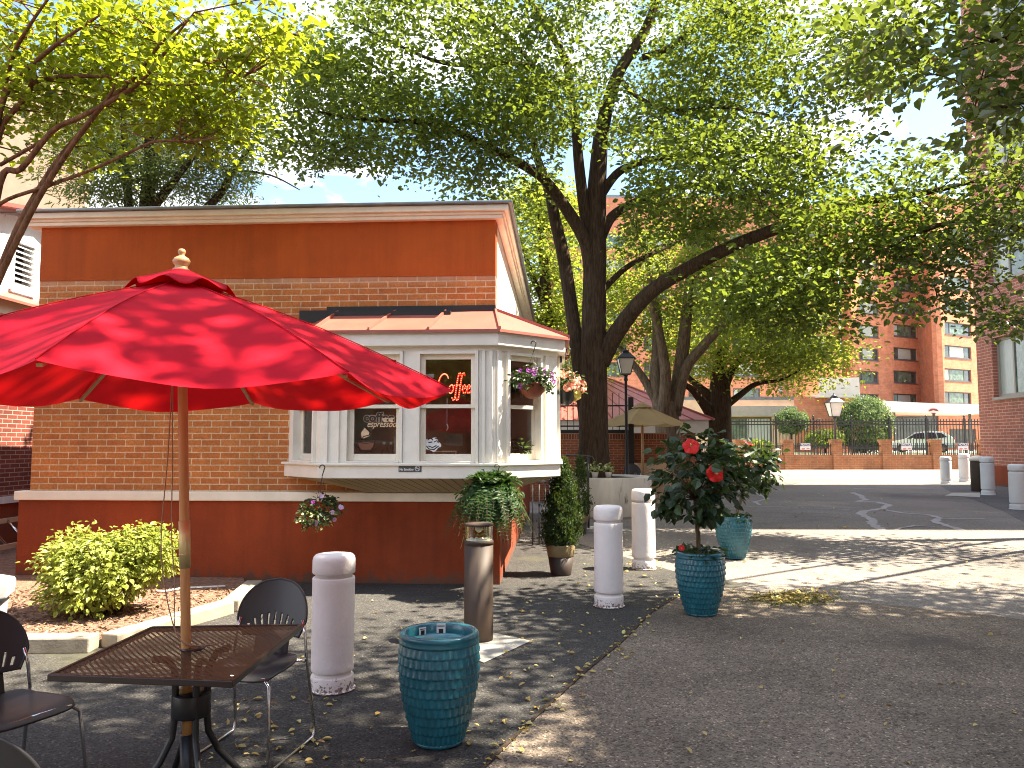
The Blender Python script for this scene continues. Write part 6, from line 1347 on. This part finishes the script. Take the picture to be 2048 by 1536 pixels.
# red roofed house behind the brown wall
HS = Seg((P(960, 886, 27).x, 27), (P(1418, 886, 26.4).x, 26.4)); ho = thing("red_roofed_house", (HS.p.x, 27, 0), "low house with red metal hip roof and white fascia behind the brick wall", "house"); z_e0, z_e1 = HS.px(1380, 866)[1], HS.px(1380, 840)[1]
mb = MB(); mb.ob(HS, .3, HS.L - .4, 0, z_e0, -8, -.3); mb.build("wall", M["wall_brick"], ho); mb = MB(); mb.ob(HS, 0, HS.L, z_e0 + .002, z_e1, -8.4, .0); mb.build("fascia", M["fascia_white"], ho)
q = [HS.at(-.15, z_e1 + .01, .15), HS.at(HS.L + .15, z_e1 + .01, .15), HS.at(HS.L + .15, z_e1 + .01, -8.5), HS.at(-.15, z_e1 + .01, -8.5)]; rz_ = z_e1 + 2.25; r0_, r1_ = HS.at(3, rz_, -4.2), HS.at(HS.L - 4.3, rz_, -4.2)
mb = MB(); mb.add(q + [r0_, r1_], [(0, 1, 5, 4), (1, 2, 5), (2, 3, 4, 5), (3, 0, 4)]); ro = mb.build("roof", M["red_roof"], ho); mb = MB()
for k in range(1, 12): a = q[0].lerp(q[1], k / 12); b = Vector((a.x, a.y, 0)) ; f_ = k / 12; mb.tube([a, r0_.lerp(r1_, f_)], .025, 4)
mb.tube([q[1], r1_], .05, 5); mb.build("roof_seam", M["red_roof"], ro, recalc=False)

# ------------------------------------------------------------------ far brick fence, iron fence, signs
FS = Seg((P(1330, 886, 46.5).x, 46.5), (P(2005, 886, 47.0).x, 47.0)); bf = thing("brick_pillar_fence", (FS.p.x, 46.5, 0), "low orange brick wall with square pillars and short iron rails", "fence"); z_l = FS.px(1650, 910)[1]; z_p = FS.px(1650, 879)[1]
MB().ob(FS, 0, FS.L, 0, z_l, -.3, 0).build("wall", M["far_wall_brick"], bf); cs = [FS.px(x, 900)[0] for x in (1382, 1480, 1577, 1674, 1773, 1873, 1971)]
for s in cs:
    MB().ob(FS, s - .27, s + .27, 0, z_p - .12, -.45, .10).build("pillar", M["far_wall_brick"], bf); MB().ob(FS, s - .31, s + .31, z_p - .119, z_p, -.50, .14).build("pillar_cap", M["far_wall_brick"], bf)
for a, b in zip(cs, cs[1:]):
    mb = MB(); z2 = FS.px(1650, 893)[1]; mb.ob(FS, a + .28, b - .28, z2, z2 + .06, -.17, -.13); s = a + .36
    while s < b - .32: mb.ob(FS, s, s + .03, z_l + .002, z2 + .22, -.165, -.135); s += .125
    mb.build("railing", M["iron"], bf)
IF = Seg((P(1440, 886, 51.0).x, 51.0), (P(2010, 886, 51.0).x, 51.0)); fi = thing("iron_fence", (IF.p.x, 51, 0), "tall black iron picket fence with finials behind the brick pillars", "fence"); zt_ = IF.px(1750, 838)[1]; mb = MB(); s = .05
while s < IF.L: mb.ob(IF, s, s + .035, .06, zt_, -.02, .02); s += .205
mb.build("picket", M["iron"], fi); mb = MB()
for y in (843, 849, 896): z = IF.px(1750, y)[1]; mb.ob(IF, 0, IF.L, z - .035, z + .035, -.03, .03)
mb.build("rail", M["iron"], fi)
for x in (1552, 1628, 1704, 1780, 1854, 1930): s = IF.px(x, 880)[0]; mb = MB(); mb.ob(IF, s - .045, s + .045, .05, zt_ + .1, -.045, .045); mb.ball(IF.at(s, zt_ + .18), .08, 8, 5); mb.build("post", M["iron"], fi)
mb = MB(); c = IF.px(1641, 868); Rr = 30 / FPX * 51
mb.tube([IF.at(c[0] - Rr * math.cos(R(a)), c[1] + Rr * math.sin(R(a)), .1) for a in range(0, 91, 10)], .03, 5)
for a in range(10, 91, 13): mb.tube([IF.at(c[0], c[1], .1), IF.at(c[0] - Rr * math.cos(R(a)), c[1] + Rr * math.sin(R(a)), .1)], .014, 4)
mb.build("fan_scroll", M["iron"], fi)
for (x, lab) in ((1612, "white notice sign with blue header on the fence left of the far lamp"), (1815, "white notice sign with blue header in front of the parked white car"), (1928, "white notice sign with blue header nearest the grey bollards")):
    s, z = FS.px(x, 893); w_ = 21 / FPX * 46.5; h_ = 13 / FPX * 46.5; t = thing("notice_sign", FS.at(s, z, 0), lab, "sign", "notice signs on the brick fence"); MB().ob(FS, s - w_ / 2, s + w_ / 2, z - h_ / 2, z + h_ / 2, -.125, -.10).build("panel", M["sign_white"], t); MB().ob(FS, s - w_ / 2 + .01, s + w_ / 2 - .01, z + h_ * .06, z + h_ / 2 - .01, -.0995, -.09).build("header", M["sign_blue"], t)
    text("lettering", "NOTICE", .19, FS, s, z + h_ * .15, -.085, M["sign_white"], t, bold=.006, sx=.78); mb = MB()
    for (dx, dz, ww) in ((-.12, -.12, .2), (.16, -.12, .18), (-.14, -.2, .16)): mb.ob(FS, s + dx - ww / 2, s + dx + ww / 2, z + dz - .025, z + dz + .025, -.0995, -.095)
    mb.build("small_print", M["sign_red"], t)
sheet("terrace", [(8, 52), (75, 52), (75, 79), (8, 79)], .90, M["concrete"]); mb = MB(); mb.ob(Seg((8, 52), (75, 52)), 0, 67, .0, .895, -.2, 0); props(mb.build("terrace_kerb", M["fascia_white"]), kind="structure")
sheet("lawn_strip", [(9, 52.3), (36, 52.3), (36, 56), (9, 56)], .91, M["lawn"])
# parked car behind the fence
def car():
    cx, cy = P(1843, 886, 57).x, 57.0; t = thing("parked_car", (cx, cy, .9), "white estate style car parked behind the iron fence", "car")
    prof = [(-2.05, .35), (-2.08, .62), (-1.95, .82), (-1.15, .98), (-.45, 1.46), (.35, 1.58), (1.30, 1.54), (1.85, 1.20), (2.05, .95), (2.08, .45), (1.95, .32)]
    def shell(sc, ins, name, mat, par, pr):
        mb = MB(); n = len(pr); vs = []
        for (w_, f_) in ((-.80, .94), (-.86, 1.0), (.86, 1.0), (.80, .94)):
            for (x, z) in pr: k = 1 - .16 * max(0, (z - .9)) / .7; vs.append((x * f_ if abs(w_) < .85 else x, w_ * k, .35 + (z - .35) * (1 if abs(w_) > .85 else .985)))
        fs = [(j * n + i, j * n + (i + 1) % n, (j + 1) * n + (i + 1) % n, (j + 1) * n + i) for j in range(3) for i in range(n)] + [tuple(range(n))[::-1], tuple(range(3 * n, 4 * n))]; mb.add(vs, fs, False); return mb.build(name, mat, par, local=True, bevel=.04)
    shell(1, 0, "body", M["car_white"], t, prof)
    for s in (-1, 1):
        for pts in ([(-.98, 1.02), (-.42, 1.39), (.15, 1.46), (.15, 1.0)], [(.22, 1.0), (.22, 1.46), (.85, 1.46), (.95, 1.02)], [(1.03, 1.04), (.93, 1.45), (1.25, 1.42), (1.62, 1.12)]):
            mb = MB(); vs = [(x, s * (.868 * (1 - .16 * max(0, z - .9) / .7) + .004), z) for x, z in pts]; mb.add(vs, [(0, 1, 2, 3)]); mb.build("side_window", M["car_glass"], t, local=True, solid=.012)
        for x in (-1.30, 1.28):
            wo = MB().tube([(x, s * .70, .32), (x, s * .87, .32)], .33, 22, smooth=False).build("wheel", M["tyre"], t, local=True); MB().tube([(x, s * .865, .32), (x, s * .885, .32)], .20, 14, smooth=False).build("rim", M["chrome"], wo, local=True)
        MB().box((2.03, s * .66, .98), (.12, .22, .22)).build("tail_light", M["red_lens"], t, local=True, bevel=.02); MB().box((-1.99, s * .62, .70), (.16, .3, .12)).build("headlight", M["lamp_glass"], t, local=True, bevel=.02); MB().box((-.62, s * .93, 1.0), (.14, .14, .11)).build("mirror", M["car_white"], t, local=True, bevel=.02)
    mb = MB(); mb.add([(1.36, -.62, 1.50), (1.36, .62, 1.50), (1.86, .68, 1.20), (1.86, -.68, 1.20)], [(0, 1, 2, 3)]); mb.build("rear_window", M["car_glass"], t, local=True, solid=.02); mb = MB(); mb.add([(-1.10, -.68, 1.02), (-1.10, .68, 1.02), (-.48, .60, 1.43), (-.48, -.60, 1.43)], [(0, 1, 2, 3)]); mb.build("windscreen", M["car_glass"], t, local=True, solid=.02)
    t.rotation_euler.z = R(-24); return t
car()
def round_bush(px, py, rx, ry, Y, label, lm, n, z0=.9, stem=False, L=.16, nm="clipped_shrub"):
    c = P(px, py, Y); rx_, rz_ = rx / FPX * Y, ry / FPX * Y; t = thing(nm, (c.x, Y, z0), label, "shrub", "shrubs behind the iron fence")
    C_, D_, K = clumps(c, (rx_ * .92, rx_ * .8, rz_ * .92), int(n * 1.5), 20, .12, .72, 1.0); C_ = C_[C_[:, 2] > z0 + .02]; D_ = unit(C_ - np.array(c)); V, F = leaf_mesh(C_, RNG.uniform(.6, 1.1, len(C_)) * L, up=D_, tilt=.5, direction=D_ + RNG.normal(0, .6, D_.shape)); np_mesh("foliage", V, F, lm, t); mb = MB()
    mb.tube([(c.x, Y, z0), (c.x, Y, max(z0 + .2, c.z - rz_ * .2))], .08, 7)
    for k in range(12): mb.tube([(c.x, Y, max(z0 + .1, c.z - rz_ * .5)), Vector(K[k])], .02, 4)
    mb.build("trunk", M["bark"], t, recalc=False)
round_bush(1730, 850, 56, 62, 54.2, "big rounded pale green shrub beside the white canopy", M["leaf_round"], 420)
round_bush(1582, 842, 34, 24, 54.0, "small round topped shrub tree left of the far lamp", M["leaf_round"], 160)
round_bush(1650, 878, 40, 16, 53.2, "low dark shrub between the two round shrubs", M["leaf_main"], 110); round_bush(1512, 893, 34, 9, 53.0, "low sunny ground shrub by the glazed doors", M["leaf_far"], 60)

# ------------------------------------------------------------------ left-hand neighbours
LX = -7.9; LW = Seg((LX, 4), (LX + .55, 20)); ln = thing("neighbour_house", (LX, 4, 0), "dark brick house with weathered white louvred dormer at the left edge", "house"); zs_ = LW.px(30, 1004)[1]; zt_ = LW.px(30, 640)[1]
mb = MB(); mb.ob(LW, 0, LW.L, zs_ + .1, zt_, -.3, 0); mb.build("brick_wall", M["left_brick"], ln); MB().ob(LW, 0, LW.L, zs_, zs_ + .099, -.3, .06).build("sill_band", M["weathered"], ln); MB().ob(LW, 0, LW.L, -.1, zs_ - .001, -.3, .02).build("plinth", M["stucco_lower"], ln)
mb = MB(); mb.ob(LW, 0, LW.L, zt_ + .001, zt_ + .22, -.2, .22); mb.build("eave", M["cream"], ln, bevel=.01)
za_ = zt_ + .225; mb = MB(); a = [LW.at(0, za_, .34), LW.at(LW.L, za_, .34), LW.at(LW.L, za_ + .35, -.35), LW.at(0, za_ + .35, -.35)]; mb.add(a + [p - Vector((0, 0, .04)) for p in a], [(0, 1, 2, 3), (4, 7, 6, 5), (0, 4, 5, 1), (2, 6, 7, 3), (1, 5, 6, 2), (3, 7, 4, 0)]); mb.build("lower_roof", M["bay_roof"], ln)
# dormer: its face in the same plane, gable pointing up
dS0, _ = LW.px(-160, 600); s1_, zb_ = LW.px(78, 608); sk, zk = LW.px(82, 462); sp_, zp_ = LW.px(52, 425)
sp_ = s1_ - .75
sg1, zg1 = LW.px(56, 434); sg2, zg2 = LW.px(0, 428)
def ztop(s): return zk + (s1_ - s) / (s1_ - sg1) * (zg1 - zk) if s > sg1 else zg1 + (sg1 - s) * (zg2 - zg1) / (sg1 - sg2)
la, lz0 = LW.px(23, 570); lb_, lz1 = LW.px(66, 497)
mb = MB()
def fpoly(poly, d0, d1): flat(mb, LW, poly, d0, d1)
fpoly([(dS0, zb_), (la, zb_), (la, ztop(la)), (dS0, ztop(dS0))], -.15, .0); fpoly([(lb_, zb_), (s1_, zb_), (s1_, zk), (lb_, ztop(lb_))], -.15, .0); fpoly([(la + .001, zb_), (lb_ - .001, zb_), (lb_ - .001, lz0), (la + .001, lz0)], -.15, .0); fpoly([(la + .001, lz1), (lb_ - .001, lz1), (lb_ - .001, ztop(lb_)), (la + .001, ztop(la))], -.15, .0)
dm = mb.build("dormer", M["weathered"], ln)
mb = MB(); fw = .07; mb.ob(LW, la - fw, la, lz0 - fw, lz1 + fw, .001, .04); mb.ob(LW, lb_, lb_ + fw, lz0 - fw, lz1 + fw, .001, .04); mb.ob(LW, la, lb_, lz1, lz1 + fw, .001, .04); mb.ob(LW, la - fw, lb_ + fw, lz0 - fw - .04, lz0, .041, .06); mb.build("louvre_frame", M["weathered"], dm)
mb = MB(); ns = 8
for k in range(ns):
    z = lz0 + (lz1 - lz0) * (k + .2) / ns; dz = (lz1 - lz0) / ns * .62; a = [LW.at(la, z, .02), LW.at(lb_, z, .02), LW.at(lb_, z + dz, -.07), LW.at(la, z + dz, -.07)]; mb.add(a + [p + Vector((0, 0, .015)) for p in a], [(0, 1, 2, 3), (4, 7, 6, 5), (0, 4, 5, 1), (1, 5, 6, 2), (2, 6, 7, 3), (3, 7, 4, 0)])
mb.build("louvre", M["weathered"], dm); MB().ob(LW, la - .02, lb_ + .02, lz0 - .02, lz1 + .02, -.3, -.16).build("louvre_backing", M["tar"], dm)
mb = MB(); a, b = LW.at(s1_ + .04, zk - .04, .14), LW.at(sg1, zg1 + .0, .14); u_ = Vector((0, 0, .12)); n_ = Vector((LW.n.x, LW.n.y, 0)) * .9; mb.hexa([a - n_, b - n_, b, a, a - n_ + u_, b - n_ + u_, b + u_, a + u_]); mb.build("rake_board", M["weathered"], ln)
mb = MB(); a, b = LW.at(dS0, ztop(dS0) + .14, .25), LW.at(sg1 + .15, zg1 + .10, .25); n_ = Vector((LW.n.x, LW.n.y, 0)) * 1.6; u_ = Vector((0, 0, .06)); mb.hexa([a - n_, b - n_, b, a, a - n_ + u_, b - n_ + u_, b + u_, a + u_]); mb.build("upper_roof", M["red_roof"], ln)
# ladder lying on its side against the wall
ld = thing("ladder", LW.at(6.6, .0, .3), "aluminium ladder lying on its side along the brick house", "ladder")
for (d, z) in ((.42, .09), (.14, .42)): mb = MB(); mb.ob(LW, 5.2, 10.6, z, z + .07, d, d + .03); mb.build("rail", M["tan_wall"], ld)
for k in range(12): s = 5.5 + .42 * k; MB().tube([LW.at(s, .12, .43), LW.at(s - .06, .46, .155)], .022, 7).build("rung", M["chrome"], ld)
# far pale orange block behind the left trees
FL = Seg((P(-400, 886, 36).x, 36), (P(150, 886, 38).x, 38)); fb = thing("far_apartment_block", (FL.p.x, 36, 0), "sunlit pale orange block behind the slender tree on the left", "building"); hf = P(60, 120, 36).z
hs = [(4.5 + 3.2 * i, 6 + 3.2 * i, 4 + 3.2 * k, 5.6 + 3.2 * k) for i in range(2) for k in range(2)]; mb = MB(); facade(mb, FL, 0, FL.L, 0, hf, hs); mb.build("wall", M["tan_wall"], fb); MB().prism([(FL.p.x, 36.1), (FL.at(FL.L, 0).x, 38.1), (FL.at(FL.L, 0).x, 50), (FL.p.x, 50)], hf + .002, hf + .2).build("roof", M["roof_edge"], fb)
for h in hs: win(FL, h, fb, M["win_frame_tan"], [M["blind"], M["pane_painted_reflection"]], split=(.5,))
# what stands behind the photographer: a brick row with trees, seen in the panes
BB = Seg((13.0, -22), (-26, -22)); bb = thing("brick_row_building", (13, -22, 0), "brick row building behind the camera reflected in the cafe panes", "building")
holes = [(3 + 5 * i, 5.2 + 5 * i, 1.6 + 3.4 * k, 3.6 + 3.4 * k) for i in range(7) for k in range(3)]; mb = MB(); facade(mb, BB, 0, BB.L, 0, 11.5, holes); mb.build("wall", M["wall_brick"], bb); MB().prism([(13, -22.01), (13, -34), (-26, -34), (-26, -22.01)], 11.502, 11.7).build("roof", M["roof_edge"], bb)
for h in holes: win(BB, h, bb, M["win_frame_tan"], [M["pane_dark"], M["pane_painted_reflection"]], split=(.5,), rec=.2, fw=.09)
for (x, y, lab) in ((-4.5, -13.5, "leafy tree behind the camera on the left, mirrored in the front panes"), (3.5, -15.5, "leafy tree behind the camera on the right, mirrored in the front panes")):
    tr = smooth_path([Vector((x, y, 0)), Vector((x + .1, y, 2.2)), Vector((x - .1, y + .1, 4.5)), Vector((x, y, 7.5))], [.24, .2, .14, .05])
    tree("street_tree", lab, tr, [wl_([(x, y, 2.6), (x + 1.2, y + .6, 4.2), (x + 2.2, y + .8, 5.6)], [.11, .08, .03]), wl_([(x, y, 2.8), (x - 1.3, y + .4, 4.4), (x - 2.3, y + .6, 5.8)], [.11, .08, .03])], [(Vector((x, y, 6.2)), (3.4, 2.6, 2.4), 130), (Vector((x, y + .6, 4.2)), (3.0, 2.2, 1.2), 50)], 60, .16, M["leaf_main"], M["bark"], spread=.45)
